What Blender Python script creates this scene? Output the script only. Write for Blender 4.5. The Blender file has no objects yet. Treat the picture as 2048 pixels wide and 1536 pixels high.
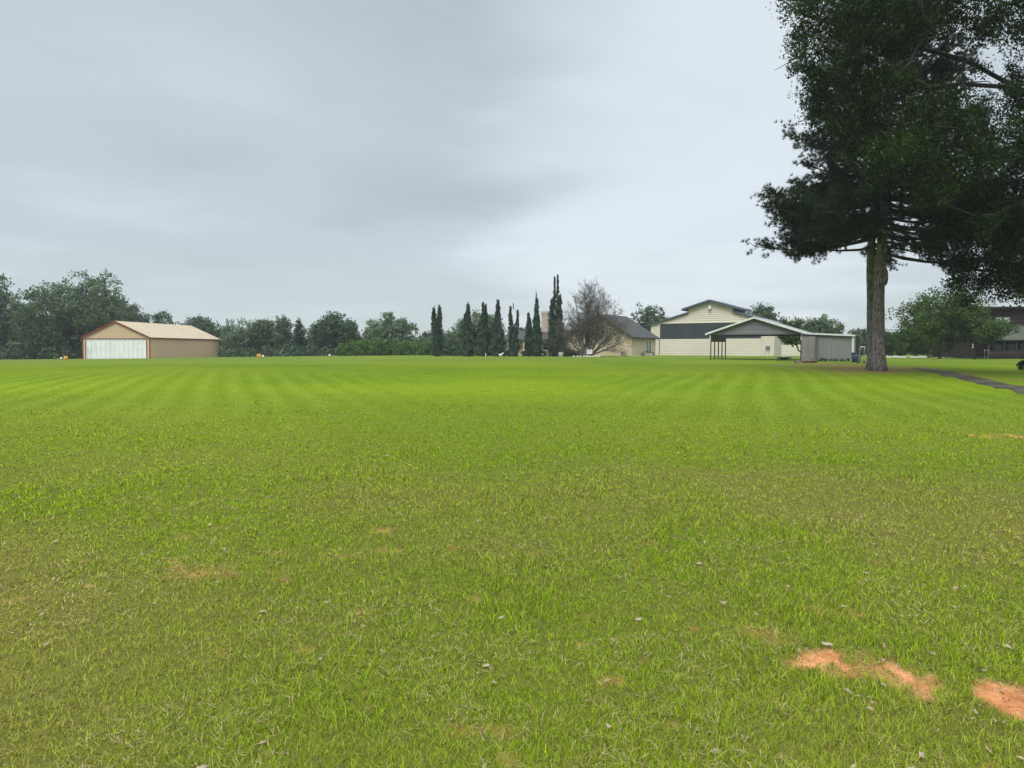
import bpy, math, random
import numpy as np
from math import radians as R, sin, cos, pi
random.seed(7); rng = np.random.default_rng(11)
S = bpy.context.scene; COL = S.collection

# ------------------------------------------------------------------ camera
FPX, HOR, CAMZ = 1480.0, 700.0, 1.6
PITCH = math.atan((768-HOR)/FPX)
cam = bpy.data.cameras.new('camera'); camo = bpy.data.objects.new('camera', cam); COL.objects.link(camo)
cam.sensor_width = 36; cam.lens = 36*FPX/2048; cam.clip_end = 6000; cam.clip_start = 0.05
camo.location = (0, 0, CAMZ); camo.rotation_euler = (pi/2-PITCH, 0, 0)
S.camera = camo

# ------------------------------------------------------------------ world: overcast sky
SUN_EL, SUN_AZ = 52, 205
W = bpy.data.worlds.new('World'); S.world = W; W.use_nodes = True
nt = W.node_tree; N = nt.nodes; L = nt.links; N.clear()
def nd(nt, t, **k):
    n = nt.nodes.new(t)
    for a, v in k.items(): setattr(n, a, v)
    return n
out = nd(nt, 'ShaderNodeOutputWorld')
sky = nd(nt, 'ShaderNodeTexSky', sky_type='NISHITA', sun_disc=False, sun_elevation=R(SUN_EL), sun_rotation=R(SUN_AZ))
bsky = nd(nt, 'ShaderNodeBackground'); bsky.inputs[1].default_value = 0.08
L.new(sky.outputs[0], bsky.inputs[0])
tc = nd(nt, 'ShaderNodeTexCoord')
sep = nd(nt, 'ShaderNodeSeparateXYZ'); L.new(tc.outputs['Generated'], sep.inputs[0])
def math_(op, a, b=None, c=None, nt=nt):
    m = nd(nt, 'ShaderNodeMath', operation=op)
    for i, v in enumerate((a, b, c)):
        if v is None: continue
        if isinstance(v, (int, float)): m.inputs[i].default_value = v
        else: nt.links.new(v, m.inputs[i])
    return m.outputs[0]
zc = math_('MAXIMUM', sep.outputs[2], 0.0)
den = math_('ADD', zc, 0.10)
cx = math_('DIVIDE', sep.outputs[0], den); cy = math_('DIVIDE', sep.outputs[1], den)
cmb = nd(nt, 'ShaderNodeCombineXYZ'); L.new(cx, cmb.inputs[0]); L.new(cy, cmb.inputs[1])
def noise(nt, vec, scale, detail=4, rough=.5, dist=0.0, off=(0, 0, 0), sc=(1, 1, 1)):
    mp = nd(nt, 'ShaderNodeMapping'); mp.inputs['Location'].default_value = off; mp.inputs['Scale'].default_value = sc
    nt.links.new(vec, mp.inputs[0])
    n = nd(nt, 'ShaderNodeTexNoise'); n.inputs['Scale'].default_value = scale; n.inputs['Detail'].default_value = detail
    n.inputs['Roughness'].default_value = rough; n.inputs['Distortion'].default_value = dist
    nt.links.new(mp.outputs[0], n.inputs['Vector']); return n.outputs[0]
def ramp(nt, fac, stops, interp='EASE'):
    r = nd(nt, 'ShaderNodeValToRGB'); r.color_ramp.interpolation = interp
    e = r.color_ramp.elements
    while len(e) < len(stops): e.new(.5)
    for el, (p, c) in zip(e, stops): el.position = p; el.color = (c[0], c[1], c[2], 1)
    nt.links.new(fac, r.inputs[0]); return r.outputs[0]
def mixc(nt, fac, a, b, mode='MIX'):
    m = nd(nt, 'ShaderNodeMix', data_type='RGBA', blend_type=mode)
    for i, v in ((0, fac), (6, a), (7, b)):
        if isinstance(v, (int, float)): m.inputs[i].default_value = v
        elif isinstance(v, tuple): m.inputs[i].default_value = (v[0], v[1], v[2], 1)
        else: nt.links.new(v, m.inputs[i])
    return m.outputs[2]
n1 = noise(nt, cmb.outputs[0], 0.33, 4, .45, .3, (3.1, 1.7, 0), (1, 1.0, 1))
n2 = noise(nt, cmb.outputs[0], 0.95, 5, .5, .2, (0.4, 5.2, 2), (1, 1.1, 1))
n3 = noise(nt, cmb.outputs[0], 2.3, 4, .5, .3, (1.4, .2, 5))
nn = math_('ADD', math_('ADD', math_('MULTIPLY', n1, .64), math_('MULTIPLY', n2, .3)), math_('MULTIPLY', n3, .06))
cl = ramp(nt, nn, [(.33, (.345, .395, .425)), (.46, (.40, .455, .49)), (.56, (.46, .515, .555)), (.70, (.56, .61, .65))])
hz = nd(nt, 'ShaderNodeMapRange'); L.new(zc, hz.inputs[0])
hz.inputs[1].default_value = 0.0; hz.inputs[2].default_value = 0.16; hz.inputs[3].default_value = .8; hz.inputs[4].default_value = 0.0
cl = mixc(nt, hz.outputs[0], cl, (.435, .485, .495))
lob = nd(nt, 'ShaderNodeVectorMath', operation='DOT_PRODUCT'); L.new(tc.outputs['Generated'], lob.inputs[0]); lob.inputs[1].default_value = (.22, .94, .245)
lw = math_('ADD', lob.outputs['Value'], math_('MULTIPLY_ADD', n2, .08, -.04))
lr = nd(nt, 'ShaderNodeMapRange', interpolation_type='SMOOTHERSTEP'); L.new(lw, lr.inputs[0]); lr.inputs[1].default_value = .93; lr.inputs[2].default_value = 1.0; lr.inputs[3].default_value = 0; lr.inputs[4].default_value = .75
cl = mixc(nt, lr.outputs[0], cl, (.60, .655, .695))
zb = nd(nt, 'ShaderNodeMapRange'); L.new(zc, zb.inputs[0])
zb.inputs[1].default_value = .45; zb.inputs[2].default_value = 1.0; zb.inputs[3].default_value = 1.0; zb.inputs[4].default_value = 4.2
bcl = nd(nt, 'ShaderNodeBackground'); L.new(cl, bcl.inputs[0]); L.new(zb.outputs[0], bcl.inputs[1])
mx = nd(nt, 'ShaderNodeMixShader'); mx.inputs[0].default_value = .92
L.new(bsky.outputs[0], mx.inputs[1]); L.new(bcl.outputs[0], mx.inputs[2]); L.new(mx.outputs[0], out.inputs[0])

sl = bpy.data.lights.new('sun', 'SUN'); so = bpy.data.objects.new('sun', sl); COL.objects.link(so)
sl.energy = 1.6; sl.angle = R(30); sl.color = (1, .96, .9)
so.rotation_euler = (R(-(90-SUN_EL)), 0, R(-SUN_AZ)); so.location = (0, 0, 60)
S.view_settings.view_transform = 'Standard'; S.view_settings.look = 'None'
S.view_settings.gamma = 1; S.view_settings.exposure = 0.5; S.view_settings.use_curve_mapping = False

# ------------------------------------------------------------------ terrain and pixel helpers
_xs = np.linspace(-400, 400, 1601)
_A = np.interp(_xs, [-400, -120, -95, -70, -45, -20, 20, 45, 60, 90, 400], [-.6, -.6, -.25, 0, .3, .6, .7, .62, .45, .35, .3])
_k = np.hanning(41); _k /= _k.sum(); _A = np.convolve(np.pad(_A, 20, 'edge'), _k, 'valid')
def H(x, y):
    a = np.interp(x, _xs, _A)
    t = np.clip((np.asarray(y)-15)/85, 0, 1); g = t*t*(3-2*t)
    return a*g
def ray(px, py):
    a = (px-1024)/FPX; b = (768-py)/FPX
    dy = cos(PITCH)+b*sin(PITCH); dz = -sin(PITCH)+b*cos(PITCH)
    return a/dy, dz/dy
def P(px, py, d):
    a, b = ray(px, py); return (a*d, d, CAMZ+b*d)
def X(px, d): return P(px, 700, d)[0]
def Z(py, d): return P(1024, py, d)[2]
def G(px, py):
    a, b = ray(px, py); d = 2.0
    while d < 400:
        if CAMZ+b*d <= float(H(a*d, d)): break
        d *= 1.003
    return (a*d, d, float(H(a*d, d)))
def hsh(ix, iy, s):
    v = np.sin(ix*127.1+iy*311.7+s*74.7)*43758.5453
    return v-np.floor(v)
def vnoise(x, y, s=0):
    ix, iy = np.floor(x), np.floor(y); fx, fy = x-ix, y-iy
    fx = fx*fx*(3-2*fx); fy = fy*fy*(3-2*fy)
    a, b, c, d = hsh(ix, iy, s), hsh(ix+1, iy, s), hsh(ix, iy+1, s), hsh(ix+1, iy+1, s)
    return (a*(1-fx)+b*fx)*(1-fy)+(c*(1-fx)+d*fx)*fy
def fbm(x, y, s=0, o=4):
    r = 0; amp = .5; t = 0
    for i in range(o): r = r+amp*vnoise(x*2**i, y*2**i, s+i); t += amp; amp *= .5
    return r/t

# ------------------------------------------------------------------ mesh helpers
class MB:
    def __init__(s, fr=None): s.v = []; s.f = []; s.fr = fr
    def add(s, vs, fs):
        b = len(s.v); s.v += [s.fr(*v) if s.fr else tuple(v) for v in vs]
        s.f += [tuple(i+b for i in f) for f in fs]; return s
    def box(s, x0, x1, y0, y1, z0, z1):
        return s.add([(x0,y0,z0),(x1,y0,z0),(x1,y1,z0),(x0,y1,z0),(x0,y0,z1),(x1,y0,z1),(x1,y1,z1),(x0,y1,z1)],
              [(0,3,2,1),(4,5,6,7),(0,1,5,4),(1,2,6,5),(2,3,7,6),(3,0,4,7)])
    def prism(s, poly, y0, y1):            # poly of (x, z), extruded along y
        n = len(poly)
        return s.add([(x, y0, z) for x, z in poly]+[(x, y1, z) for x, z in poly],
              [tuple(range(n)), tuple(range(2*n-1, n-1, -1))]+[(i, i+n, (i+1) % n+n, (i+1) % n) for i in range(n)])
    def slab(s, quad, t):                  # 4 points of a top face, thickness t downwards
        return s.add(list(quad)+[(x, y, z-t) for x, y, z in quad],
              [(0,1,2,3),(7,6,5,4),(0,4,5,1),(1,5,6,2),(2,6,7,3),(3,7,4,0)])
    def tube(s, pts, rad, n=8, cap=True):
        pts = [np.array(p, float) for p in pts]; rings = []
        for i, p in enumerate(pts):
            t = pts[min(i+1, len(pts)-1)]-pts[max(i-1, 0)]; t /= (np.linalg.norm(t)+1e-9)
            a = np.array([1, 0, 0]) if abs(t[0]) < .8 else np.array([0, 1, 0])
            u = np.cross(t, a); u /= np.linalg.norm(u); w = np.cross(t, u)
            r = rad[i] if hasattr(rad, '__len__') else rad
            rings.append([tuple(p+r*(cos(2*pi*k/n)*u+sin(2*pi*k/n)*w)) for k in range(n)])
        vs = [v for r_ in rings for v in r_]; fs = []
        for i in range(len(rings)-1):
            for k in range(n): fs.append((i*n+k, i*n+(k+1) % n, (i+1)*n+(k+1) % n, (i+1)*n+k))
        if cap: fs.append(tuple(range(n))[::-1]); fs.append(tuple(range((len(rings)-1)*n, len(rings)*n)))
        return s.add(vs, fs)
    def lathe(s, c, prof, n=16):           # prof of (r, z)
        vs = [(c[0]+r*cos(2*pi*k/n), c[1]+r*sin(2*pi*k/n), c[2]+z) for r, z in prof for k in range(n)]
        fs = [(i*n+k, i*n+(k+1) % n, (i+1)*n+(k+1) % n, (i+1)*n+k) for i in range(len(prof)-1) for k in range(n)]
        fs += [tuple(range(n))[::-1], tuple(range((len(prof)-1)*n, len(prof)*n))]
        return s.add(vs, fs)
    def blob(s, c, r, seed=0, n=10, m=7, j=.18):
        rd = random.Random(seed); vs = []; fs = []
        for i in range(m+1):
            for k in range(n):
                q = 1+rd.uniform(-j, j); th = pi*i/m
                vs.append((c[0]+r[0]*q*sin(th)*cos(2*pi*k/n), c[1]+r[1]*q*sin(th)*sin(2*pi*k/n), c[2]+r[2]*q*cos(th)))
        for i in range(m):
            for k in range(n): fs.append((i*n+k, (i+1)*n+k, (i+1)*n+(k+1) % n, i*n+(k+1) % n))
        return s.add(vs, fs)
LOC = {}
def link(name, verts, faces, mat, parent=None, loc=(0, 0, 0), smooth=False, quad=None):
    if parent is not None: loc = LOC[parent.name]
    me = bpy.data.meshes.new(name)
    if isinstance(verts, np.ndarray):
        v = (verts-np.array(loc)).astype(np.float32); nv = len(v); nf, k = faces.shape
        me.vertices.add(nv); me.vertices.foreach_set('co', v.ravel())
        me.loops.add(nf*k); me.loops.foreach_set('vertex_index', faces.astype(np.int32).ravel())
        me.polygons.add(nf); me.polygons.foreach_set('loop_start', np.arange(0, nf*k, k, dtype=np.int32))
        me.update(calc_edges=True)
    else:
        me.from_pydata([(a-loc[0], b-loc[1], c-loc[2]) for a, b, c in verts], [], faces); me.update()
    if smooth: me.polygons.foreach_set('use_smooth', [True]*len(me.polygons))
    me.materials.append(mat)
    o = bpy.data.objects.new(name, me); COL.objects.link(o)
    if parent is not None: o.parent = parent
    else: o.location = loc
    LOC[o.name] = loc
    return o
def tag(o, label=None, cat=None, group=None, kind=None):
    if label: o['label'] = label
    if cat: o['category'] = cat
    if group: o['group'] = group
    if kind: o['kind'] = kind
    return o
def thing(name, loc, label, cat, group=None):
    o = bpy.data.objects.new(name, None); o.empty_display_size = .3; COL.objects.link(o); o.location = loc; LOC[o.name] = tuple(loc)
    return tag(o, label, cat, group)
def part(name, mb, mat, parent, smooth=False): return link(name, mb.v, mb.f, mat, parent, smooth=smooth)
def solo(name, mb, mat, loc, label, cat, group=None, smooth=False):
    return tag(link(name, mb.v, mb.f, mat, None, loc, smooth), label, cat, group)
def frame(o, ang):
    c, s = cos(ang), sin(ang)
    return lambda x, y, z: (o[0]+c*x-s*y, o[1]+s*x+c*y, o[2]+z)
def siding(mb, xl, xr, z0, z1, y=0.0, course=.35, out_=.13, flip=1):
    z = z0
    while z < z1-1e-3:
        t = min(z+course, z1)
        a0, b0, a1, b1 = xl(z), xr(z), xl(t), xr(t)
        if b0 > a0:
            if b1 < a1: a1 = b1 = (a1+b1)/2
            mb.add([(a0, y-out_*flip, z), (b0, y-out_*flip, z), (b1, y, t), (a1, y, t), (a0, y, z), (b0, y, z)], [(0,1,2,3),(4,5,1,0)])
        z = t

# ------------------------------------------------------------------ materials
def mat(name, c1, c2=None, scale=3.0, rough=.85, detail=5, bump=0.0, bscale=None, spec=.3, stretch=(1,1,1), metal=0, third=None, lo=.35, hi=.65, lines=None):
    m = bpy.data.materials.new(name); m.use_nodes = True; t = m.node_tree; t.nodes.clear()
    o = nd(t, 'ShaderNodeOutputMaterial'); b = nd(t, 'ShaderNodeBsdfPrincipled')
    b.inputs['Roughness'].default_value = rough; b.inputs['Metallic'].default_value = metal
    b.inputs['Specular IOR Level'].default_value = spec
    g = nd(t, 'ShaderNodeNewGeometry')
    c2 = c2 or tuple(x*.8 for x in c1)
    n = noise(t, g.outputs['Position'], scale, detail, .6, 0, (0, 0, 0), stretch)
    c = ramp(t, n, [(lo, c1), (hi, c2)], 'LINEAR')
    if third:
        n3 = noise(t, g.outputs['Position'], scale*.23, 3, .6, 0, (7, 3, 1), (1, 1, 1))
        f = nd(t, 'ShaderNodeMapRange'); t.links.new(n3, f.inputs[0]); f.inputs[1].default_value = .5; f.inputs[2].default_value = .68
        f.inputs[3].default_value = 0; f.inputs[4].default_value = .7
        c = mixc(t, f.outputs[0], c, third)
    if lines:      # shade under the horizontal siding laps, put into the colour as darker lines
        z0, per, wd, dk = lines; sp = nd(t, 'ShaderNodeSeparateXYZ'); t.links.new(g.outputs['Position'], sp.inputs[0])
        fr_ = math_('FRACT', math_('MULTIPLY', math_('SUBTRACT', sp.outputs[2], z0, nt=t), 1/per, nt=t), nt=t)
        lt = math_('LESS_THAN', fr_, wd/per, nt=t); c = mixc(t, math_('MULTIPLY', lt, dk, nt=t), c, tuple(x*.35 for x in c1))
    t.links.new(c, b.inputs['Base Color'])
    if bump:
        nb = noise(t, g.outputs['Position'], bscale or scale*4, 4, .6, 0, (0, 0, 0), stretch)
        bp = nd(t, 'ShaderNodeBump'); bp.inputs['Strength'].default_value = bump; bp.inputs['Distance'].default_value = .05
        t.links.new(nb, bp.inputs['Height']); t.links.new(bp.outputs[0], b.inputs['Normal'])
    t.links.new(b.outputs[0], o.inputs[0]); return m
def leafmat(name, cols, trans=.25, rough=.6, pscale=.35):
    m = bpy.data.materials.new(name); m.use_nodes = True; t = m.node_tree; t.nodes.clear()
    o = nd(t, 'ShaderNodeOutputMaterial'); g = nd(t, 'ShaderNodeNewGeometry')
    n = noise(t, g.outputs['Position'], pscale, 3, .6)
    f = math_('ADD', math_('MULTIPLY', g.outputs['Random Per Island'], .45, nt=t), math_('MULTIPLY', n, .55, nt=t), nt=t)
    k = len(cols); c = ramp(t, f, [(.25+.5*i/(k-1), cc) for i, cc in enumerate(cols)], 'LINEAR')
    b = nd(t, 'ShaderNodeBsdfPrincipled'); b.inputs['Roughness'].default_value = rough; b.inputs['Specular IOR Level'].default_value = .12
    t.links.new(c, b.inputs['Base Color'])
    tr = nd(t, 'ShaderNodeBsdfTranslucent'); t.links.new(c, tr.inputs[0])
    mx = nd(t, 'ShaderNodeMixShader'); mx.inputs[0].default_value = trans
    t.links.new(b.outputs[0], mx.inputs[1]); t.links.new(tr.outputs[0], mx.inputs[2]); t.links.new(mx.outputs[0], o.inputs[0])
    return m
def colmat(name, bladed):
    m = bpy.data.materials.new(name); m.use_nodes = True; t = m.node_tree; t.nodes.clear()
    o = nd(t, 'ShaderNodeOutputMaterial'); g = nd(t, 'ShaderNodeNewGeometry')
    a = nd(t, 'ShaderNodeAttribute', attribute_name='tint'); c = a.outputs['Color']
    b = nd(t, 'ShaderNodeBsdfPrincipled'); b.inputs['Roughness'].default_value = .75; b.inputs['Specular IOR Level'].default_value = .03
    if bladed:
        t.links.new(c, b.inputs['Base Color'])
        up = nd(t, 'ShaderNodeVectorMath', operation='MULTIPLY_ADD'); t.links.new(g.outputs['Normal'], up.inputs[0]); up.inputs[1].default_value = (.5,.5,.5); up.inputs[2].default_value = (0,0,.75)
        un = nd(t, 'ShaderNodeVectorMath', operation='NORMALIZE'); t.links.new(up.outputs[0], un.inputs[0]); t.links.new(un.outputs[0], b.inputs['Normal'])
        tr = nd(t, 'ShaderNodeBsdfTranslucent'); t.links.new(c, tr.inputs[0])
        mx = nd(t, 'ShaderNodeMixShader'); mx.inputs[0].default_value = .3
        t.links.new(b.outputs[0], mx.inputs[1]); t.links.new(tr.outputs[0], mx.inputs[2]); t.links.new(mx.outputs[0], o.inputs[0])
    else:
        b.inputs['Roughness'].default_value = .95; b.inputs['Specular IOR Level'].default_value = .03
        n = noise(t, g.outputs['Position'], 38, 4, .75); n2_ = noise(t, g.outputs['Position'], 5.5, 4, .7)
        n3_ = noise(t, g.outputs['Position'], 1.1, 4, .7)
        k = math_('MULTIPLY', math_('MULTIPLY_ADD', n, 1.1, .45, nt=t), math_('MULTIPLY_ADD', n2_, .5, .75, nt=t), nt=t)
        k = math_('MULTIPLY', k, math_('MULTIPLY_ADD', n3_, .36, .82, nt=t), nt=t)
        vm = nd(t, 'ShaderNodeVectorMath', operation='SCALE'); t.links.new(c, vm.inputs[0]); t.links.new(k, vm.inputs[3])
        t.links.new(vm.outputs[0], b.inputs['Base Color'])
        bp = nd(t, 'ShaderNodeBump'); bp.inputs['Strength'].default_value = .5; bp.inputs['Distance'].default_value = .02
        t.links.new(n, bp.inputs['Height']); t.links.new(bp.outputs[0], b.inputs['Normal'])
        t.links.new(b.outputs[0], o.inputs[0])
    return m
M = dict(
 tan=mat('tan_metal', (.60,.43,.28), (.56,.40,.26), .4, .6, bump=.1, bscale=9, stretch=(1,1,.1)),
 tanroof=mat('tan_roof', (.48,.385,.265), (.44,.35,.24), .5, .55),
 redtrim=mat('red_trim', (.20,.045,.04), (.15,.035,.035), 2, .5),
 whitedoor=mat('white_door', (.82,.83,.82), (.74,.75,.74), 1.2, .5, stretch=(1,1,.3), third=(.55,.57,.48)),
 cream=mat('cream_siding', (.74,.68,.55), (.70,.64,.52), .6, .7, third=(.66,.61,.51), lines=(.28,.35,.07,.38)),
 creamtrim=mat('cream_trim', (.68,.63,.50), (.6,.56,.45), 1, .6),
 blackdoor=mat('dark_panel', (.035,.045,.05), (.045,.055,.06), 1, .55, stretch=(1,1,.1)),
 slate=mat('slate_roof', (.062,.060,.056), (.044,.043,.041), 2.5, .85, bump=.3, bscale=12),
 bluegrey=mat('bluegrey_metal', (.085,.10,.125), (.07,.08,.10), 1.5, .5),
 brick=mat('tan_brick', (.64,.52,.35), (.54,.44,.29), 5, .9, bump=.3, bscale=16, third=(.50,.42,.30)),
 chim=mat('pink_brick', (.44,.36,.30), (.36,.28,.23), 5, .9, bump=.3, bscale=16, third=(.5,.42,.34)),
 whitetrim=mat('white_trim', (.72,.73,.72), (.62,.63,.62), 2, .5),
 grey=mat('grey_metal', (.17,.18,.185), (.14,.15,.155), .8, .55, stretch=(1,1,.3)),
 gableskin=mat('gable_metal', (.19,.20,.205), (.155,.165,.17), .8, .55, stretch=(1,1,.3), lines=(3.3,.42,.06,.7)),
 greywall=mat('grey_panel', (.27,.27,.255), (.22,.22,.21), .9, .6, stretch=(1,1,.2), third=(.24,.22,.19)),
 resin=mat('taupe_resin', (.24,.22,.20), (.20,.185,.17), 1.5, .6),
 dark=mat('dark_metal', (.03,.033,.036), (.045,.045,.045), 4, .5),
 darkglass=mat('dark_glass', (.02,.025,.028), (.03,.035,.04), 2, .12, spec=.6),
 paleglass=mat('pale_glass', (.5,.53,.52), (.25,.27,.26), 2.4, .15, spec=.6),
 log=mat('brown_log', (.045,.036,.027), (.026,.022,.017), 3, .85, bump=.4, bscale=9, stretch=(.3,.3,3)),
 logtrim=mat('brown_board', (.05,.036,.028), (.035,.026,.02), 2, .8),
 cabroof=mat('green_shingle', (.075,.085,.065), (.055,.062,.048), 2.5, .95, bump=.3, bscale=10, third=(.13,.12,.08)),
 pinebark=mat('pine_bark', (.28,.24,.23), (.10,.085,.08), 6.5, .95, bump=1.0, bscale=9, stretch=(1.8,1.8,.6), third=(.21,.195,.19), lo=.42, hi=.58),
 bark=mat('grey_bark', (.085,.072,.06), (.045,.038,.032), 4, .95, bump=.6, bscale=9, stretch=(1.5,1.5,.4)),
 deadbark=mat('dead_bark', (.145,.132,.118), (.095,.088,.078), 3, .95),
 asphalt=mat('asphalt', (.058,.048,.032), (.036,.030,.022), 2.5, .95, bump=.5, bscale=60, third=(.11,.12,.035)),
 stone=mat('white_stone', (.6,.58,.54), (.42,.40,.36), 6, .9, bump=.5, bscale=20),
 mound=mat('mound_soil', (.17,.13,.10), (.11,.085,.065), 4, .95, bump=.8, bscale=12),
 orange=mat('orange_plastic', (.75,.36,.04), (.62,.28,.03), 5, .5),
 white=mat('white_plastic', (.8,.8,.78), (.7,.7,.68), 5, .4),
 bluegreyplastic=mat('blue_grey_plastic', (.045,.055,.07), (.035,.042,.055), 3, .5),
 litter=mat('dry_leaf', (.36,.28,.18), (.20,.14,.09), 22, .8),
 chip=mat('pale_wood', (.50,.43,.33), (.36,.29,.2), 20, .9),
 oak=leafmat('oak_leaves', [(.012,.028,.006),(.024,.048,.008),(.058,.090,.012)], .3, .5, .3),
 pine=leafmat('pine_needles', [(.014,.032,.016),(.025,.048,.020),(.045,.072,.026)], .15, .6, .3),
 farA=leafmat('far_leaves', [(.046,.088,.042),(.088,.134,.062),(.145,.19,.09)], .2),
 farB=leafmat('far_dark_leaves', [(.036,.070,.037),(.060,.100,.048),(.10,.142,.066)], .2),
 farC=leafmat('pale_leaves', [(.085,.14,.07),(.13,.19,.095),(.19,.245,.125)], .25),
 vine=leafmat('vine_leaves', [(.035,.085,.014),(.075,.15,.025),(.14,.22,.04)], .25),
 cyp=leafmat('cypress_leaves', [(.034,.062,.044),(.050,.084,.058),(.072,.112,.072)], .05, .8),
 myrtle=leafmat('myrtle_leaves', [(.03,.062,.014),(.06,.105,.022),(.105,.16,.035)], .25),
 ground=colmat('turf', False), blade=colmat('grass_blade', True))

# ------------------------------------------------------------------ lawn colours
def ell(px, py, rx, ry, s=1.0):
    c = G(px, py); e = G(px+rx, py); n_ = G(px, py-ry); f = G(px, py+ry)
    return (c[0], c[1], abs(e[0]-c[0]), max(abs(n_[1]-f[1])/2, .03), s)
DIRT = [ell(*a) for a in [(1652,1328,75,22,1.25),(1712,1345,60,22,1.2),(1782,1356,68,38,1.35),(1745,1403,14,12,.9),(2020,1398,50,20,1.2),(2060,1425,55,28,1.3),
  (1990,1370,40,9,.6),(1555,1405,16,12,.6),(430,1150,50,12,.55),(560,1166,22,7,.8),(690,1112,45,9,.55),(545,1108,30,4,.6),(180,1172,12,4,.8),
  (770,1062,22,7,.5),(360,1140,14,5,.6),(840,1243,22,7,.5),(1165,1295,22,10,.6),(1240,1365,18,10,.6),(1060,1110,10,4,.5),(610,1300,20,10,.4),
  (1340,1455,18,9,.6),(1120,1460,10,7,.6),(1160,1525,20,9,.5),(905,1100,16,6,.5),(1525,1270,30,7,.4),(1590,1340,50,8,.4),(1560,1285,24,6,.4),
  (1300,1290,20,7,.3),(1210,1370,16,9,.5),(850,1295,20,6,.5),(2012,873,40,4,.75),(1965,868,25,2,.5)]]
LIT = [ell(*a) for a in [(1700,733,100,5,.8),(1745,742,90,5,.9),(1650,728,60,3,.6),(1690,729,70,3,.9),(1880,745,80,4,.5),(1990,758,60,5,.45),(1850,741,60,2.5,.5)]]
def emask(x, y, lst, rough, sc):
    w = (fbm(x*sc, y*sc, 5, 4)-.5)*rough*1.6; m = np.zeros_like(x)
    for cx_, cy_, rx, ry, s in lst:
        d = np.sqrt(((x-cx_)/rx)**2+((y-cy_)/ry)**2)+w
        m = np.maximum(m, (s if s > .65 else s*.9)*np.clip((1.3-d)/(.75 if s > .65 else 1.1), 0, 1))
    return m
def smin(a, b, k): 
    h = np.clip(.5+.5*(b-a)/k, 0, 1); return b*(1-h)+a*h-k*h*(1-h)
def lawn(x, y):
    """returns colour (n,3), bare-ground fraction"""
    r = np.sqrt(x*x+y*y)
    big = fbm(x*.10+3, y*.10, 21, 4); mid = fbm(x*.55, y*.55, 31, 4); fine = fbm(x*2.6, y*2.6, 41, 4)
    dry = np.clip((10.5-y)/6, 0, 1)*.40+np.clip((fbm(x*.25, y*.25, 51, 3)-.5)*1.8, -.22, .3)*np.clip((14-y)/6, .06, 1)
    dry = np.clip(dry*(.55+.9*mid)+.30*(fine-.5)*np.clip(14/np.maximum(y, 3), .2, 1), 0, 1)
    dry = dry*np.clip(1.2-np.clip((x-4.0)/5, 0, 1)*np.clip((18-y)/5, 0, 1)*.55, .5, 1)
    lush = np.array([.125,.200,.006]); lush2 = np.array([.175,.243,.009]); straw = np.array([.25,.215,.045])
    c = lush+(lush2-lush)*np.clip((big-.3)*2.4, 0, 1)[:, None]
    c = c+(straw-c)*(dry*.72)[:, None]
    # mowing rounds: parallel bands on two sides of a loop with a rounded far end
    wob = (fbm(x*.05, y*.05, 61, 2)-.5)*1.6
    s = smin(np.where(x < 0, (x+.354*y)/1.06+24, (-x+.32*y)/1.05+24), 74-y*.9, 9)+wob
    st = np.sin(2*pi*s/1.15); amp = np.clip((y-9)/12, 0, 1)*.062*(.3+1.3*fbm(x*.12, y*.06, 71, 2))*np.clip((np.abs(x+.6)-.05*y)/7, 0, 1)
    c = c*(1+(st*amp))[:, None]
    pale = np.clip(st, 0, 1)*amp*1.2; c = c+(np.array([.27,.29,.09])-c)*pale[:, None]
    # far turf greyer
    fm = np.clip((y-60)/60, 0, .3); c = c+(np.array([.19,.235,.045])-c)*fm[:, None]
    # brown pine-needle litter near the big trees at the right
    li = emask(x, y, LIT, 1.4, .35); c = c+(np.array([.27,.16,.075])-c)*(li*.85)[:, None]
    di = emask(x, y, DIRT, 1.9, 2.9)
    sp = np.clip((fbm(x*4.3, y*4.3, 81, 3)-.735)*12, 0, 1)*np.clip((9-y)/3, 0, 1)*.3
    di = di*np.clip((fbm(x*8, y*8, 14, 4)-.35)*7, .35, 1)
    di = np.maximum(di, sp)
    return c, di, li, dry
def setcol(o, c):
    a = o.data.color_attributes.new('tint', 'FLOAT_COLOR', 'POINT')
    a.data.foreach_set('color', np.concatenate([c, np.ones((len(c), 1))], 1).astype(np.float32).ravel())

# ground sheet: polar rings, fine in front of the viewer, to the horizon
rad = np.concatenate([[0.3], np.geomspace(1.0, 3000, 620)])
ang = np.concatenate([np.linspace(-52, 52, 420), np.linspace(56, 304, 63)])
A_, R_ = np.meshgrid(np.radians(ang), rad); gx = (R_*np.sin(A_)).ravel(); gy = (R_*np.cos(A_)).ravel()
gz = H(gx, gy); na, nr = len(ang), len(rad)
gz = gz+(fbm(gx*1.3, gy*1.3, 91, 4)-.5)*.05*np.clip((40-gy)/30, 0, 1)
i_, j_ = np.meshgrid(np.arange(nr-1), np.arange(na), indexing='ij'); j2 = (j_+1) % na
gf = np.stack([i_*na+j_, i_*na+j2, (i_+1)*na+j2, (i_+1)*na+j_], -1).reshape(-1, 4)[:, ::-1]
gc, di, li, dry = lawn(gx, gy)
soil = np.array([.43,.195,.08])+(fbm(gx*9, gy*9, 95, 3)-.5)[:, None]*np.array([.42,.24,.12])
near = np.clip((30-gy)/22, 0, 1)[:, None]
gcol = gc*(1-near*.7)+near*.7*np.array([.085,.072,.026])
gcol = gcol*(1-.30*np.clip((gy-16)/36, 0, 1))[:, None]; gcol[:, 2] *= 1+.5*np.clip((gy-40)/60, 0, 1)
gcol = gcol+(soil-gcol)*di[:, None]
ground = link('ground', np.stack([gx, gy, gz], 1), gf, M['ground'], smooth=True); tag(ground, kind='structure'); setcol(ground, gcol)

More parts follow.
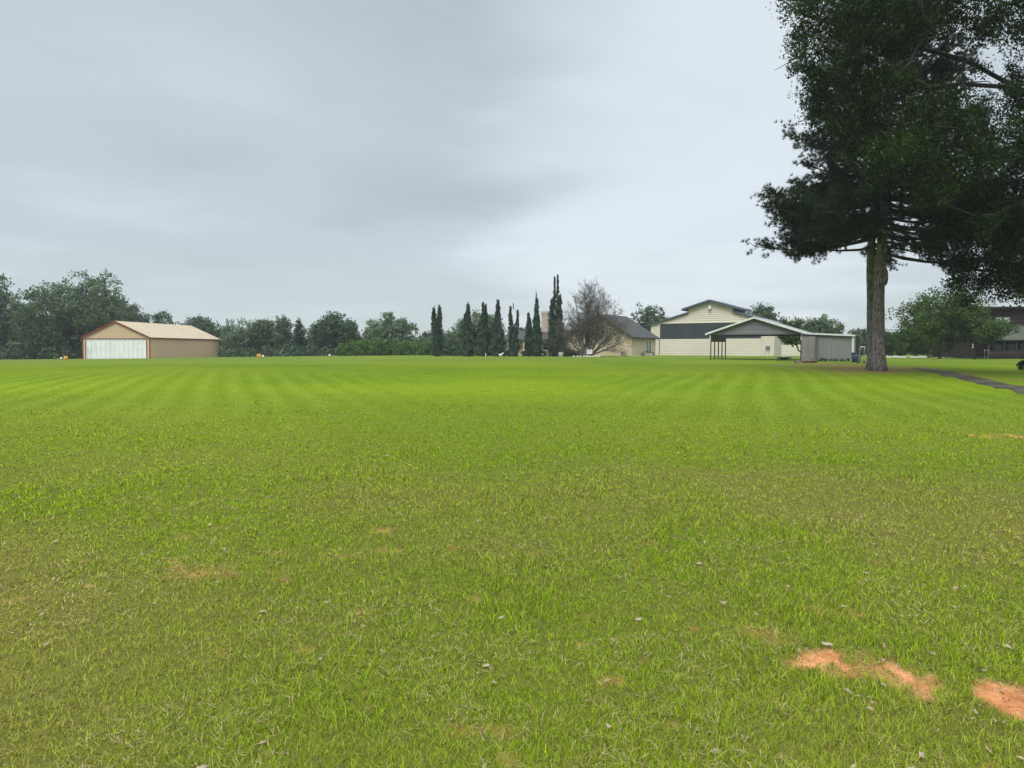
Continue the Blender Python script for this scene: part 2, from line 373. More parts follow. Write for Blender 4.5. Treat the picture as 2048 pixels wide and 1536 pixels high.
# grass blades
def blades(n, r0, r1, a0, a1, seed):
    g = np.random.default_rng(seed)
    nt_ = n//5
    r = r0*(r1/r0)**g.random(nt_); a = np.radians(g.uniform(a0, a1, nt_))
    r = np.repeat(r, 5); a = np.repeat(a, 5); tuft = np.repeat(g.random(nt_), 5)
    x = r*np.sin(a)+g.normal(0, .013, n)*np.clip(r/4, 1, 6); y = r*np.cos(a)+g.normal(0, .013, n)*np.clip(r/4, 1, 6)
    c, di, li, dry = lawn(x, y)
    keep = (g.random(n) > np.clip(di*1.35, 0, .97)) & (g.random(n) > li*.6) & (g.random(n) > np.clip((r-20)/34, 0, 1))
    x, y, c, dry, r, tuft = x[keep], y[keep], c[keep], dry[keep], r[keep], tuft[keep]; n = len(x)
    tall = fbm(x*1.1, y*1.1, 101, 3)
    h = (.015+.029*g.random(n)**1.7+.055*np.clip(tall-.50, 0, .3)/.3*g.random(n)**2)*(1-.3*dry)
    h = h*(1+.5*(tuft > .9))*np.clip(1+(2.9-r)*.6, 1, 1.7)*np.clip(1.1-r/40, .45, 1)
    w = np.clip(.0009*r, .0022, .05)*g.uniform(.7, 1.3, n)
    th = g.uniform(0, 2*pi, n); lean = g.uniform(.15, 1.25, n)*h; la = g.uniform(0, 2*pi, n)
    flat = g.random(n) < .25; lean[flat] *= 1.8; h2 = h.copy(); h2[flat] *= .45
    ux, uy = np.cos(th)*w/2, np.sin(th)*w/2; lx, ly = np.cos(la)*lean, np.sin(la)*lean
    z = H(x, y)+(fbm(x*1.3, y*1.3, 91, 4)-.5)*.05*np.clip((40-y)/30, 0, 1)-.004
    wdw = (g.random(n) < .07) & (r < 14); ux[wdw] *= 2.6; uy[wdw] *= 2.6; h2[wdw] *= .5; lx[wdw] *= .6; ly[wdw] *= .6
    v = np.empty((n, 5, 3))
    v[:, 0] = np.stack([x-ux, y-uy, z], 1); v[:, 1] = np.stack([x+ux, y+uy, z], 1)
    v[:, 2] = np.stack([x+ux*.75+lx*.35, y+uy*.75+ly*.35, z+h2*.62], 1); v[:, 3] = np.stack([x-ux*.75+lx*.35, y-uy*.75+ly*.35, z+h2*.62], 1)
    v[:, 4] = np.stack([x+lx, y+ly, z+h2], 1)
    b = (np.arange(n)*5)[:, None]
    f = np.stack([b+[0, 1, 2], b+[0, 2, 3], b+[3, 2, 4]], 1).reshape(-1, 3)
    q = g.random(n); k = (.5+.95*g.random(n))[:, None]
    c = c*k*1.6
    st = q < (.10+.38*dry); c[st] = np.array([.36,.30,.10])*(.6+.6*g.random(st.sum()))[:, None]
    br = q > .93; c[br] = c[br]*np.array([1.35, 1.3, 1.6])
    wd = (g.random(n) < .05) & (tuft < .35); c[wd] *= np.array([.62, .8, .9])
    bn = (q > .86) & (q < .86+.05*(.3+dry)); c[bn] = np.array([.15,.11,.045])
    return v.reshape(-1, 3), f, np.repeat(c, 5, 0)
v, f, c = blades(860000, 1.9, 54, -43, 43, 3)
for a0_, a1_, sd_ in ((-75, -43, 4), (43, 75, 5)):      # the turf to either side of the view
    v1, f1, c1_ = blades(70000, 1.6, 16, a0_, a1_, sd_); f = np.concatenate([f, f1+len(v)]); v = np.concatenate([v, v1]); c = np.concatenate([c, c1_])
grass = link('grass', v, f, M['blade'], smooth=False); setcol(grass, c)
tag(grass, 'short mown lawn grass with straw coloured blades', 'grass', kind='stuff'); del v, f, c

# fallen leaves and clover flowers, strewn past counting
def litter():
    g = np.random.default_rng(5); n = 300; r = 2.6*(16/2.6)**g.random(n); a = np.radians(g.uniform(-38, 40, n))
    sel = g.random(n) < .35; a[sel] = np.radians(g.uniform(14, 36, sel.sum())); r[sel] = g.uniform(2.9, 6, sel.sum())
    x, y = r*np.sin(a), r*np.cos(a); z = H(x, y)+.012+.02*g.random(n); s = g.uniform(.006, .021, n)*np.clip(r/5, 1, 1.6)
    mb_v = np.empty((n, 4, 3)); th = g.uniform(0, 2*pi, n)
    for k in range(4):
        e = s*(1.2 if k % 2 == 0 else .5)
        mb_v[:, k] = np.stack([x+e*np.cos(th+k*pi/2), y+e*np.sin(th+k*pi/2), z+g.uniform(-.006, .014, n)], 1)
    return mb_v.reshape(-1, 3), np.arange(4*n).reshape(n, 4)
def thatch():
    g = np.random.default_rng(25); n = 13000; r = 2.3*(11/2.3)**g.random(n); a = np.radians(g.uniform(-42, 42, n)); x, y = r*np.sin(a), r*np.cos(a)
    k = (fbm(x*1.6, y*1.6, 33, 3) > .50) | (emask(x, y, DIRT, 1.9, 2.9) > .05); x, y, r = x[k], y[k], r[k]; n = len(x)
    z = H(x, y)+(fbm(x*1.3, y*1.3, 91, 4)-.5)*.05+g.uniform(.004, .03, n); th = g.uniform(0, 2*pi, n); l = g.uniform(.01, .032, n); w = .0009*np.clip(r/3, 1, 3)
    v = np.empty((n, 4, 3)); dx, dy = np.cos(th), np.sin(th); tz = g.uniform(-.012, .012, n)
    for q, (e, o) in enumerate(((-1, -1), (1, -1), (1, 1), (-1, 1))): v[:, q] = np.stack([x+dx*l*e-dy*w*o, y+dy*l*e+dx*w*o, z+tz*e], 1)
    return v.reshape(-1, 3), np.arange(4*n).reshape(n, 4)
v, f = thatch(); tag(link('dead_thatch', v, f, mat('dead_thatch', (.50,.40,.22), (.24,.15,.075), 30)), 'dead straw stems lying flat in the thin turf', 'dead grass', kind='stuff')
v, f = litter(); tag(link('leaf_litter', v, f, M['litter']), 'dry curled leaves strewn over the thin turf', 'leaf litter', kind='stuff')
def crumbs():
    g = np.random.default_rng(15); V = []; Fc = []; k = 0
    base = np.array([(1,0,0),(0,1,0),(-1,0,0),(0,-1,0),(0,0,.8),(0,0,-.6)], float); tri = np.array([(0,1,4),(1,2,4),(2,3,4),(3,0,4),(1,0,5),(2,1,5),(3,2,5),(0,3,5)])
    for cx_, cy_, rx, ry, s in DIRT:
        n = int(min(900, 2600*rx*ry*s)) if cy_ < 9 else 0
        if n < 3: continue
        x = cx_+g.normal(0, .62, n)*rx; y = cy_+g.normal(0, .62, n)*ry; sz = .0022+.006*g.random(n)**4
        z = H(x, y)+(fbm(x*1.3, y*1.3, 91, 4)-.5)*.05
        v = base[None]*sz[:, None, None]*g.uniform(.6, 1.3, (n, 6, 1)); v[..., 0] += x[:, None]; v[..., 1] += y[:, None]; v[..., 2] += z[:, None]+sz[:, None]*.3
        V.append(v.reshape(-1, 3)); Fc.append((np.arange(n)[:, None, None]*6+tri[None]).reshape(-1, 3)+k); k += 6*n
    return np.concatenate(V), np.concatenate(Fc)
v, f = crumbs(); tag(link('soil_crumbs', v, f, mat('soil_crumb', (.42,.19,.08), (.20,.085,.04), 40)), 'loose crumbs of orange soil on the bare patches', 'soil crumbs', kind='stuff')
for px, py, s, lb in [(1655,1297,.032,'pale wood chip lying above the orange bare soil patch'),(1277,1246,.022,'small pale chip in the lawn, mid foreground'),
                      (1002,1243,.018,'small pale chip in the lawn left of the picture centre line'),(972,1339,.02,'pale curled chip nearest the bottom centre of the lawn')]:
    p = G(px, py); a = random.uniform(0, .6); a = -.7 if s > .03 else a; mb = MB(frame((p[0], p[1], p[2]+.018), a))
    mb.add([(-s,-s*.25,0),(s*.2,-s*.4,0),(s,-.1*s,.004),(s*.8,s*.3,0),(-s*.4,s*.35,.003),(-s*.9,s*.15,.0),(-s*.8,-s*.1,.011),(s*.7,0,.012)],
       [(0,1,7,6),(1,2,7),(2,3,7),(3,4,6,7),(4,5,6),(5,0,6),(0,5,4,3,2,1)])
    solo('wood_chip', mb, M['chip'], p, lb, 'wood chip', 'pale chips on the lawn')

# asphalt drive at the right, under the oak
dl = [(1822,737),(1852,742.5),(1890,752),(1940,763),(1995,775),(2060,789),(2150,808)]
du = [(1832,734.5),(1880,740.5),(1925,748),(1970,757),(2020,768),(2080,780),(2180,797)]
dv = []; 
for k in range(len(dl)-1):
    for s_ in range(10):
        t = s_/10; a = G(dl[k][0]*(1-t)+dl[k+1][0]*t, dl[k][1]*(1-t)+dl[k+1][1]*t); b = G(du[k][0]*(1-t)+du[k+1][0]*t, du[k][1]*(1-t)+du[k+1][1]*t)
        row = []
        for q in range(9):
            u = q/8; kk = k*10+s_; e = (float(fbm(np.array([kk*.35]), np.array([1.0]), 7, 4)[0])-.55)*.9*(1 if q == 0 else .9 if q == 8 else 0); u += e
            x_, y_ = a[0]*(1-u)+b[0]*u, a[1]*(1-u)+b[1]*u; row.append((x_, y_, float(H(x_, y_))+.012))
        dv += row
nrow = len(dv)//9
link('driveway', dv, [(i*9+j, i*9+j+1, (i+1)*9+j+1, (i+1)*9+j) for i in range(nrow-1) for j in range(8)], M['asphalt']); tag(bpy.data.objects['driveway'], kind='structure')

# ------------------------------------------------------------------ trees
def leafcloud(clus, per, size, g, spread=1.0, aspect=.6, up=.4):
    """clus (n,4): centre and radius; returns quads"""
    c = np.repeat(clus, per, 0); n = len(c)
    d = g.normal(size=(n, 3)); d /= np.linalg.norm(d, axis=1)[:, None]
    p = c[:, :3]+d*(c[:, 3]*g.random(n)**.45*spread)[:, None]
    nm = d*.6+g.normal(size=(n, 3))*.7; nm[:, 2] += up; nm /= np.linalg.norm(nm, axis=1)[:, None]
    t = np.cross(nm, g.normal(size=(n, 3))); t /= np.linalg.norm(t, axis=1)[:, None]; b = np.cross(nm, t)
    s = (size*g.uniform(.6, 1.35, n))[:, None]
    v = np.empty((n, 4, 3)); v[:, 0] = p-t*s; v[:, 1] = p-b*s*aspect+nm*s*.12; v[:, 2] = p+t*s; v[:, 3] = p+b*s*aspect+nm*s*.12
    return v.reshape(-1, 3), np.arange(4*n).reshape(n, 4)
def shellclusters(blobs, k, cr, g, lo=.55):
    """cluster centres on and in the shells of ellipsoid blobs (n,6)"""
    vol = (blobs[:, 3]*blobs[:, 4]*blobs[:, 5])**.67; cnt = np.maximum(3, (k*vol/vol.sum()).astype(int))
    b = np.repeat(blobs, cnt, 0); n = len(b); d = g.normal(size=(n, 3)); d /= np.linalg.norm(d, axis=1)[:, None]
    rr = lo+(1.02-lo)*g.random(n)**.6
    p = b[:, :3]+d*b[:, 3:6]*rr[:, None]
    return np.concatenate([p, (cr*g.uniform(.6, 1.35, n))[:, None]], 1)
def limbs(mb, base, fork, blobs, r0, g, wob=.35):
    b, f = np.array(base, float), np.array(fork, float); q = []
    for t in np.linspace(0, 1, 7):
        p = b*(1-t)+f*t; p[:2] += g.normal(0, wob*.25, 2)*(0 < t < 1); q.append(p)
    q[0][2] -= .15
    mb.tube(q, [r0*(1.35 if i == 0 else 1)*(1-.4*i/6) for i in range(7)], 9)
    for bl in blobs:
        e = bl[:3]; t0 = g.uniform(.55, 1); s = b*(1-t0)+f*t0; m = (s+e)/2+np.array([*g.normal(0, wob, 2), g.uniform(0, wob)])
        mm = s*.75+m*.25; mb.tube([s, mm+[0, 0, .05], m, e], [r0*.42, r0*.34, r0*.24, r0*.08], 6)
def tree(name, label, cat, group, pxc, d, hw, ytop, ybot, m='farA', nb=12, k=260, per=26, leaf=.20, cr=.75, shape='dome', seed=1, trunk=.22, depth=None, bark='bark', lo=.5, fork=.35, aspect=.6, base=None):
    g = np.random.default_rng(seed)
    cx_, zt, zb_ = X(pxc, d), Z(ytop, d), Z(ybot, d); rx = hw/FPX*d; ry = depth or rx*.9
    bz = float(H(cx_, d)); loc = (base if base is not None else cx_, d, bz)
    rx *= 1.06; T = thing(name, loc, label, cat, group)
    cz, rz = (zt+zb_)/2, (zt-zb_)/2; bl = []
    for i in range(nb):
        if shape == 'cone':
            t = g.random()**.8; z = zb_+t*(zt-zb_)*.93; w = (1-t)**.75*.8; a = g.uniform(0, 2*pi); q = w*g.random()**.5
            r = max(.18*rx, rx*.5*(1-t*.75)); bl.append([cx_+rx*q*cos(a), d+ry*q*sin(a), z, r, r, r*1.1]); continue
        v3 = g.normal(size=3); v3 /= np.linalg.norm(v3); q = g.uniform(.35, .80); s = g.uniform(.32, .50)
        if shape == 'spread': v3[2] = abs(v3[2])*1.0-.15; s = g.uniform(.2, .34); q = g.uniform(.45, .85)
        x_, y_, z_ = cx_+v3[0]*rx*q, d+v3[1]*ry*q, cz+v3[2]*rz*q
        if shape == 'spread': z_ = zb_+.25*(zt-zb_)+max(0, v3[2])*(zt-zb_)*.62*q/.85
        bl.append([x_, y_, z_, rx*s, ry*s, min(rz*s*1.15, rx*s*1.1)])
    if shape == 'cone': bl.append([cx_, d, zt-.5*(zt-zb_)*.2, rx*.14, rx*.14, (zt-zb_)*.13])
    bl = np.array(bl); cl_ = shellclusters(bl, k, cr, g, lo)
    v, f = leafcloud(cl_, per, leaf, g, aspect=aspect)
    v[:, 2] = np.maximum(v[:, 2], bz+.05)
    link('crown', v, f, M[m], T)
    mb = MB(); limbs(mb, loc, (cx_, d, zb_+fork*(zt-zb_)), bl[:min(nb, 10)], trunk, g); part('trunk', mb, M[bark], T)
    return T
GW = 'trees of the far wood edge'
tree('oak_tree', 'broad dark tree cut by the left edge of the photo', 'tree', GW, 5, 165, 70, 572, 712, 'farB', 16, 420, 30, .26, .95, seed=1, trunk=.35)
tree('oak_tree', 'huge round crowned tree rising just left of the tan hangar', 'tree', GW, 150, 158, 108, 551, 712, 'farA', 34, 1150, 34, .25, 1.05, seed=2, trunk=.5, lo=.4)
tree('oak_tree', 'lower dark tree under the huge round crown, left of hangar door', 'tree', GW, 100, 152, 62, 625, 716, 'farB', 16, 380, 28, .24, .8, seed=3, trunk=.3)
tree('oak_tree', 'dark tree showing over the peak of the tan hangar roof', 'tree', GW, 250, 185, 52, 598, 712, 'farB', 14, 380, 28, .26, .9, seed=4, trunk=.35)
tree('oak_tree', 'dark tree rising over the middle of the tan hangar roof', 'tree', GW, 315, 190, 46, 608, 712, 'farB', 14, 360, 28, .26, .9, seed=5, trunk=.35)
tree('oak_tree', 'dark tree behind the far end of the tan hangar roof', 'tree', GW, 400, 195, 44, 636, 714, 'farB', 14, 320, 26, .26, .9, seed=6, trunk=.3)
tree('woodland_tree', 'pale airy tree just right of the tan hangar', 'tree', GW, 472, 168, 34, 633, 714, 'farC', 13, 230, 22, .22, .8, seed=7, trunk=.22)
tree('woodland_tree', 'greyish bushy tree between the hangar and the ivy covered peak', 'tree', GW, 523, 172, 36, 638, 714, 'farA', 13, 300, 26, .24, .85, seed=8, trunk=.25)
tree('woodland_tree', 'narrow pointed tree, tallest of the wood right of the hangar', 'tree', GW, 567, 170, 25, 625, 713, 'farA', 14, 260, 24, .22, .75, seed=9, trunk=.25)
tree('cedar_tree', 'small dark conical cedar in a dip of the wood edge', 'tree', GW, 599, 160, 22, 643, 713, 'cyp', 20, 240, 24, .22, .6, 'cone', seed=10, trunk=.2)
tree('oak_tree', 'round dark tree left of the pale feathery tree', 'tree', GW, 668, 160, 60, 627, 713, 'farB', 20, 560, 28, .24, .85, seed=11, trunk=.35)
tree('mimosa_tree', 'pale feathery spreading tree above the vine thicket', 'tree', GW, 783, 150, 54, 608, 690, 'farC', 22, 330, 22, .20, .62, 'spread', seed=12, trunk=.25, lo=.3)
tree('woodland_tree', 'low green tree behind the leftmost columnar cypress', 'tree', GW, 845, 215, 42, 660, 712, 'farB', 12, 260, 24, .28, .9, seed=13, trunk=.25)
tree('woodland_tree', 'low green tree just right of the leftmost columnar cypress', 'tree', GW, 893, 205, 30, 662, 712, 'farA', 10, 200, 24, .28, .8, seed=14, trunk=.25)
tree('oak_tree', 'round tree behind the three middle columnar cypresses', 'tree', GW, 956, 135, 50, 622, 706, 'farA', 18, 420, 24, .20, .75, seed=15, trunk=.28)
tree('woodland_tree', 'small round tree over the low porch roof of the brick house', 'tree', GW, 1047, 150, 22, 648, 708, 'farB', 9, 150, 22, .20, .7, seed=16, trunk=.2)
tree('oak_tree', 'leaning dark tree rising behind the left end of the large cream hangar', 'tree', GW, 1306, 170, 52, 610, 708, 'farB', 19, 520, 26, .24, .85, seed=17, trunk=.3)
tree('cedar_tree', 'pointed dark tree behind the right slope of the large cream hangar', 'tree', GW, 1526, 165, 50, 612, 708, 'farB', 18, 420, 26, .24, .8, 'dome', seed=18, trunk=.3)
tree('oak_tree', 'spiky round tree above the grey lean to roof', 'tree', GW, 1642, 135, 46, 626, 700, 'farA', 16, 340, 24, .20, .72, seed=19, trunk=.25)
tree('woodland_tree', 'small leafy tree with crooked trunk seen through the open carport', 'tree', GW, 1588, 103, 34, 640, 691, 'myrtle', 12, 240, 24, .15, .55, seed=20, trunk=.13, base=X(1608, 103), fork=.1)
tree('woodland_tree', 'low tree between the lean to and the big pine trunk', 'tree', GW, 1712, 140, 38, 655, 710, 'farA', 12, 260, 26, .20, .7, seed=21, trunk=.22)
tree('elm_tree', 'light green spreading tree in front of the log cabin corner', 'tree', None, 1880, 92, 88, 572, 700, 'myrtle', 30, 760, 26, .13, .62, seed=22, trunk=.16, lo=.3)
tree('elm_tree', 'low leafy tree hanging over the upper wall of the log cabin', 'tree', None, 1950, 90, 62, 618, 690, 'myrtle', 18, 420, 26, .13, .5, seed=23, trunk=.12, lo=.3)
# vine thicket and under-scrub
def thicket(name, label, cat, blobs, m, k, per, leaf, cr, seed, group=None):
    g = np.random.default_rng(seed); b = []
    for px, d, hw, yt, yb in blobs:
        r = hw/FPX*d; z1, z0 = Z(yt, d), Z(yb, d); b.append([X(px, d), d, (z1+z0)/2, r, r*.6, (z1-z0)/2])
    b = np.array(b); v, f = leafcloud(shellclusters(b, k, cr, g, .6), per, leaf, g)
    v[:, 2] = np.maximum(v[:, 2], H(v[:, 0], v[:, 1])+.03)
    c0 = b[0]; return tag(link(name, v, f, M[m], None, (c0[0], c0[1], float(H(c0[0], c0[1])))), label, cat, group)
thicket('vine_thicket', 'bright green vine covered thicket under the pale feathery tree', 'thicket', [(710,140,34,682,716),(745,141,40,676,716),(790,142,44,682,718),(835,142,40,680,718),(865,141,30,684,716),(690,141,20,694,716)], 'vine', 520, 30, .17, .55, 31)
thicket('hedge', 'dark evergreen hedge growing along the feet of the columnar cypresses', 'hedge', [(890,122,26,688,716),(925,121,26,690,716),(960,121,26,694,716),(995,121,22,690,716)], 'farB', 300, 28, .14, .45, 32)
thicket('shrub', 'low bright shrub at the left foot of the bare tree', 'shrub', [(1140,107,14,699,714),(1155,107,10,703,714)], 'vine', 60, 30, .10, .25, 33)
thicket('shrub', 'small dark shrub by the white framed porch window', 'shrub', [(1128,110,10,694,714)], 'farB', 40, 28, .10, .25, 34)
thicket('shrub', 'dark shrub cut by the right edge of the photo beside the drive', 'shrub', [(2052,50,17,722,746)], 'oak', 60, 24, .055, .16, 35)
for i, px in enumerate([1052, 1085, 1010]):
    thicket('shrub', ['clipped dark shrub between two cypresses before the porch','low dark shrub before the chimney wall','small dark shrub left of the leftmost brick porch post'][i], 'shrub', [(px,112,9,701,714)], 'farB', 34, 26, .09, .22, 36+i)
# far scrub and undergrowth filling the wood edge: one mass
def wood():
    g = np.random.default_rng(77); b = []
    for px in np.arange(-260, 1020, 15):
        d = 180+g.uniform(-10, 10)+(35 if px > 840 else 0); top = 668+g.uniform(-8, 12)-(22 if px < 440 else 0)
        r = 18/FPX*d; z1, z0 = Z(top, d), Z(722, d); b.append([X(px, d), d, (z1+z0)/2, r, r*.8, (z1-z0)/2])
    for px in np.arange(1560, 2500, 16):
        d = 190+g.uniform(-6, 8); top = 668+g.uniform(-10, 8); r = 18/FPX*d; z1, z0 = Z(top, d), Z(716, d); b.append([X(px, d), d, (z1+z0)/2, r, r*.8, (z1-z0)/2])
    for px in list(np.arange(-120, 165, 11))+list(np.arange(445, 700, 11)):
        d = (150 if px < 200 else 152)+g.uniform(-4, 4); r = 11/FPX*d; z1, z0 = Z(698+g.uniform(-6, 8), d), Z(718, d); b.append([X(px, d), d, (z1+z0)/2, r, r*.7, (z1-z0)/2])
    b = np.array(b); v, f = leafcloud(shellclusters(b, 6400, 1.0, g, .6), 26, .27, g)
    v[:, 2] = np.maximum(v[:, 2], H(v[:, 0], v[:, 1])+.03); return v, f
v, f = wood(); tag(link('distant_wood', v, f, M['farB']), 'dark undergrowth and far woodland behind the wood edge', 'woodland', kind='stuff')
# pale forked snag in the wood edge
mb = MB(); b0 = P(561, 713, 158); b0 = (b0[0], b0[1], float(H(b0[0], b0[1])))
mb.tube([b0, P(562,704,158), P(565,697,158)], [.13,.1,.04], 6); mb.tube([P(562,706,158), P(558,700,158)], [.07,.03], 5)
solo('dead_snag', mb, M['chip'], b0, 'pale forked dead stem at the foot of the wood', 'dead tree')

# columnar cypresses
def cypress(label, px, d, hw, ytop, spires, seed, bare=0):
    g = np.random.default_rng(seed); hw *= 1.28; x0 = X(px, d); bz = float(H(x0, d)); T = thing('cypress_tree', (x0, d, bz), label, 'cypress', 'columnar cypresses along the front of the brick house')
    ht = Z(ytop, d)-bz; r0 = hw/FPX*d; cl_ = []
    tr = MB(); 
    for (dx, hh, w) in spires:
        n = int(210*w*hh)+60; t = g.random(n)**.85; t = t*hh; q = t/hh
        prof = np.minimum(1, (1-q)*1.55)**.8*np.clip(.80+q*.6, 0, 1.0)*(1+.12*np.sin(q*23+dx*9))
        a = g.uniform(0, 2*pi, n); rr = r0*w*prof*g.uniform(.35, 1.0, n)
        cxs = dx*hw/FPX*d*np.clip(q*1.2, .4, 1)
        cl_.append(np.stack([x0+cxs+rr*np.cos(a), d+rr*np.sin(a), bz+.15+t*(ht-.2), r0*w*(.13+.12*(1-q))*g.uniform(.8, 1.5, n)], 1))
        tr.tube([(x0+dx*r0*.3, d, bz-.1), (x0+dx*r0*.6, d, bz+ht*.5*hh), (x0+dx*r0, d, bz+ht*hh*.98)], [.13, .08, .03], 6)
    c = np.concatenate(cl_); n = len(c); per = 16; c = np.repeat(c, per, 0); n = len(c)
    p = c[:, :3]+g.normal(size=(n, 3))*np.array([1, 1, 1.7])*(c[:, 3]*.55)[:, None]
    out_ = np.stack([p[:, 0]-x0, p[:, 1]-d, np.zeros(n)], 1)+g.normal(size=(n, 3))*.4; nm = out_/np.linalg.norm(out_, axis=1)[:, None]
    t = np.array([0, 0, 1.])+g.normal(size=(n, 3))*.25; t -= nm*(t*nm).sum(1)[:, None]; t /= np.linalg.norm(t, axis=1)[:, None]; b = np.cross(nm, t)
    s = g.uniform(.10, .20, n)[:, None]; v = np.empty((n, 4, 3)); v[:, 0] = p-t*s; v[:, 1] = p-b*s*.42; v[:, 2] = p+t*s*1.2; v[:, 3] = p+b*s*.42
    v = v.reshape(-1, 3); v[:, 2] = np.maximum(v[:, 2], bz)
    link('crown', v, np.arange(4*n).reshape(n, 4), M['cyp'], T)
    if bare:
        e = bz+ht
        for k in range(5): tr.tube([(x0+g.normal(0, .05), d, e-.3), (x0+g.normal(0, .12), d+g.normal(0, .1), e+bare*g.uniform(.5, 1))], [.045, .012], 5)
    part('trunk', tr, M['bark'], T)
cypress('leftmost columnar cypress, alone and split at the top', 874, 112, 11, 609, [(-.45,.93,.72),(.4,1,.72)], 41)
cypress('columnar cypress with a knobbed tip, second from the left', 936, 111, 10, 607, [(0,1,.9),(-.5,.78,.55),(.1,.6,1)], 42)
cypress('slim columnar cypress, third from the left', 968, 110, 8.5, 606, [(-.15,1,.75),(.35,.97,.6),(0,.7,1)], 43)
cypress('wide based sharply pointed cypress left of the house porch', 996, 109, 10.5, 601, [(0,1,.8),(.1,.75,1)], 44)
cypress('ragged twin spired cypress in front of the porch post', 1027, 108, 10, 614, [(-.5,1,.6),(.65,.93,.5),(0,.6,1)], 45, .8)
cypress('short cypress left of the one with a bare leader', 1057, 109, 8, 627, [(0,1,.8),(.3,.85,.8)], 46)
cypress('tall cypress ending in a bare leader left of the chimney', 1073, 107, 9.5, 597, [(0,1,.8),(.15,.7,1)], 47, 1.45)
cypress('very tall thin cypress just right of the chimney', 1106, 107, 9, 554, [(.25,1,.5),(-.2,.72,.9),(0,.5,1.05)], 48)
cypress('tallest cypress, nearest the bare tree', 1118, 106, 9, 550, [(-.25,1,.5),(.15,.75,.9),(0,.5,1.05)], 49)

# bare many-stemmed tree
def bare_tree():
    g = random.Random(5); d = 104; x0 = X(1174, d); bz = float(H(x0, d)); T = thing('bare_tree', (x0, d, bz), 'leafless many stemmed tree spreading in front of the brick gable', 'bare tree')
    mb = MB(); tw = MB()
    def seg(p, dr, ln, r, lev, up):
        n = 6 if lev == 0 else 4; pts = [p]; q = np.array(p, float); dr = np.array(dr, float); rr = [r]
        for i in range(n):
            dr = dr+np.array([g.gauss(0, .05), g.gauss(0, .05), up]); dr /= np.linalg.norm(dr)
            q = q+dr*ln/n; pts.append(tuple(q)); rr.append(max(r*(1-.8*(i+1)/n), .008))
        (mb if lev == 0 else tw).tube(pts, rr, 7 if lev == 0 else (4 if lev == 1 else 3), cap=False)
        if lev >= 3: return
        k = [26, 7, 5][lev]
        for j in range(k):
            t = (j+g.random())/k if lev == 0 else g.uniform(.1, 1)
            if lev == 0: t = .22+.78*t
            ii = min(n-1, int(t*n)); fr_ = t*n-ii
            b = np.array(pts[ii])*(1-fr_)+np.array(pts[ii+1])*fr_; ax = np.array(pts[ii+1])-np.array(pts[ii]); ax /= np.linalg.norm(ax)
            side = np.array([g.gauss(0, 1), g.gauss(0, 1), g.gauss(0, .35)]); side -= ax*side.dot(ax); side /= np.linalg.norm(side)
            nd_ = ax*.68+side*.80; nd_ /= np.linalg.norm(nd_)
            l2 = [3.1*(1-.5*t), ln*.42*(1.15-.5*t), ln*.45][lev]*g.uniform(.75, 1.15)
            seg(b, nd_, l2, [.036*(1.2-.7*t), .014, .009][lev], lev+1, [.05, .04, .03][lev])
    ends = [(-46,-58),(-33,-92),(-18,-122),(4,-154),(20,-132),(36,-108),(54,-80),(66,-52),(-4,-118),(-54,-34),(28,-70),(-24,-66),(12,-146),(-12,-136),(40,-100),(-42,-74),(62,-64),(8,-149),(-5,-142),(18,-116),(28,-126)]
    for i, (ex, ey) in enumerate(ends):
        s_ = d/FPX; v = np.array([ex*s_, g.uniform(-2.6, 2.6), -ey*s_]); ln = np.linalg.norm(v)*.93; v /= np.linalg.norm(v)
        v[2] -= .30*(abs(ex)/60); v /= np.linalg.norm(v); seg((x0+ex*.009, d+g.uniform(-.3, .3), bz+.2), v, ln, .15 if i < 8 else .10, 0, .035 if abs(ex) > 10 else .01)
    mb.tube([(x0, d, bz-.2), (x0, d, bz+.6), (x0, d, bz+1.3)], [.62, .5, .25], 12)
    part('trunk', mb, M['deadbark'], T); part('crown', tw, M['deadbark'], T)
bare_tree()

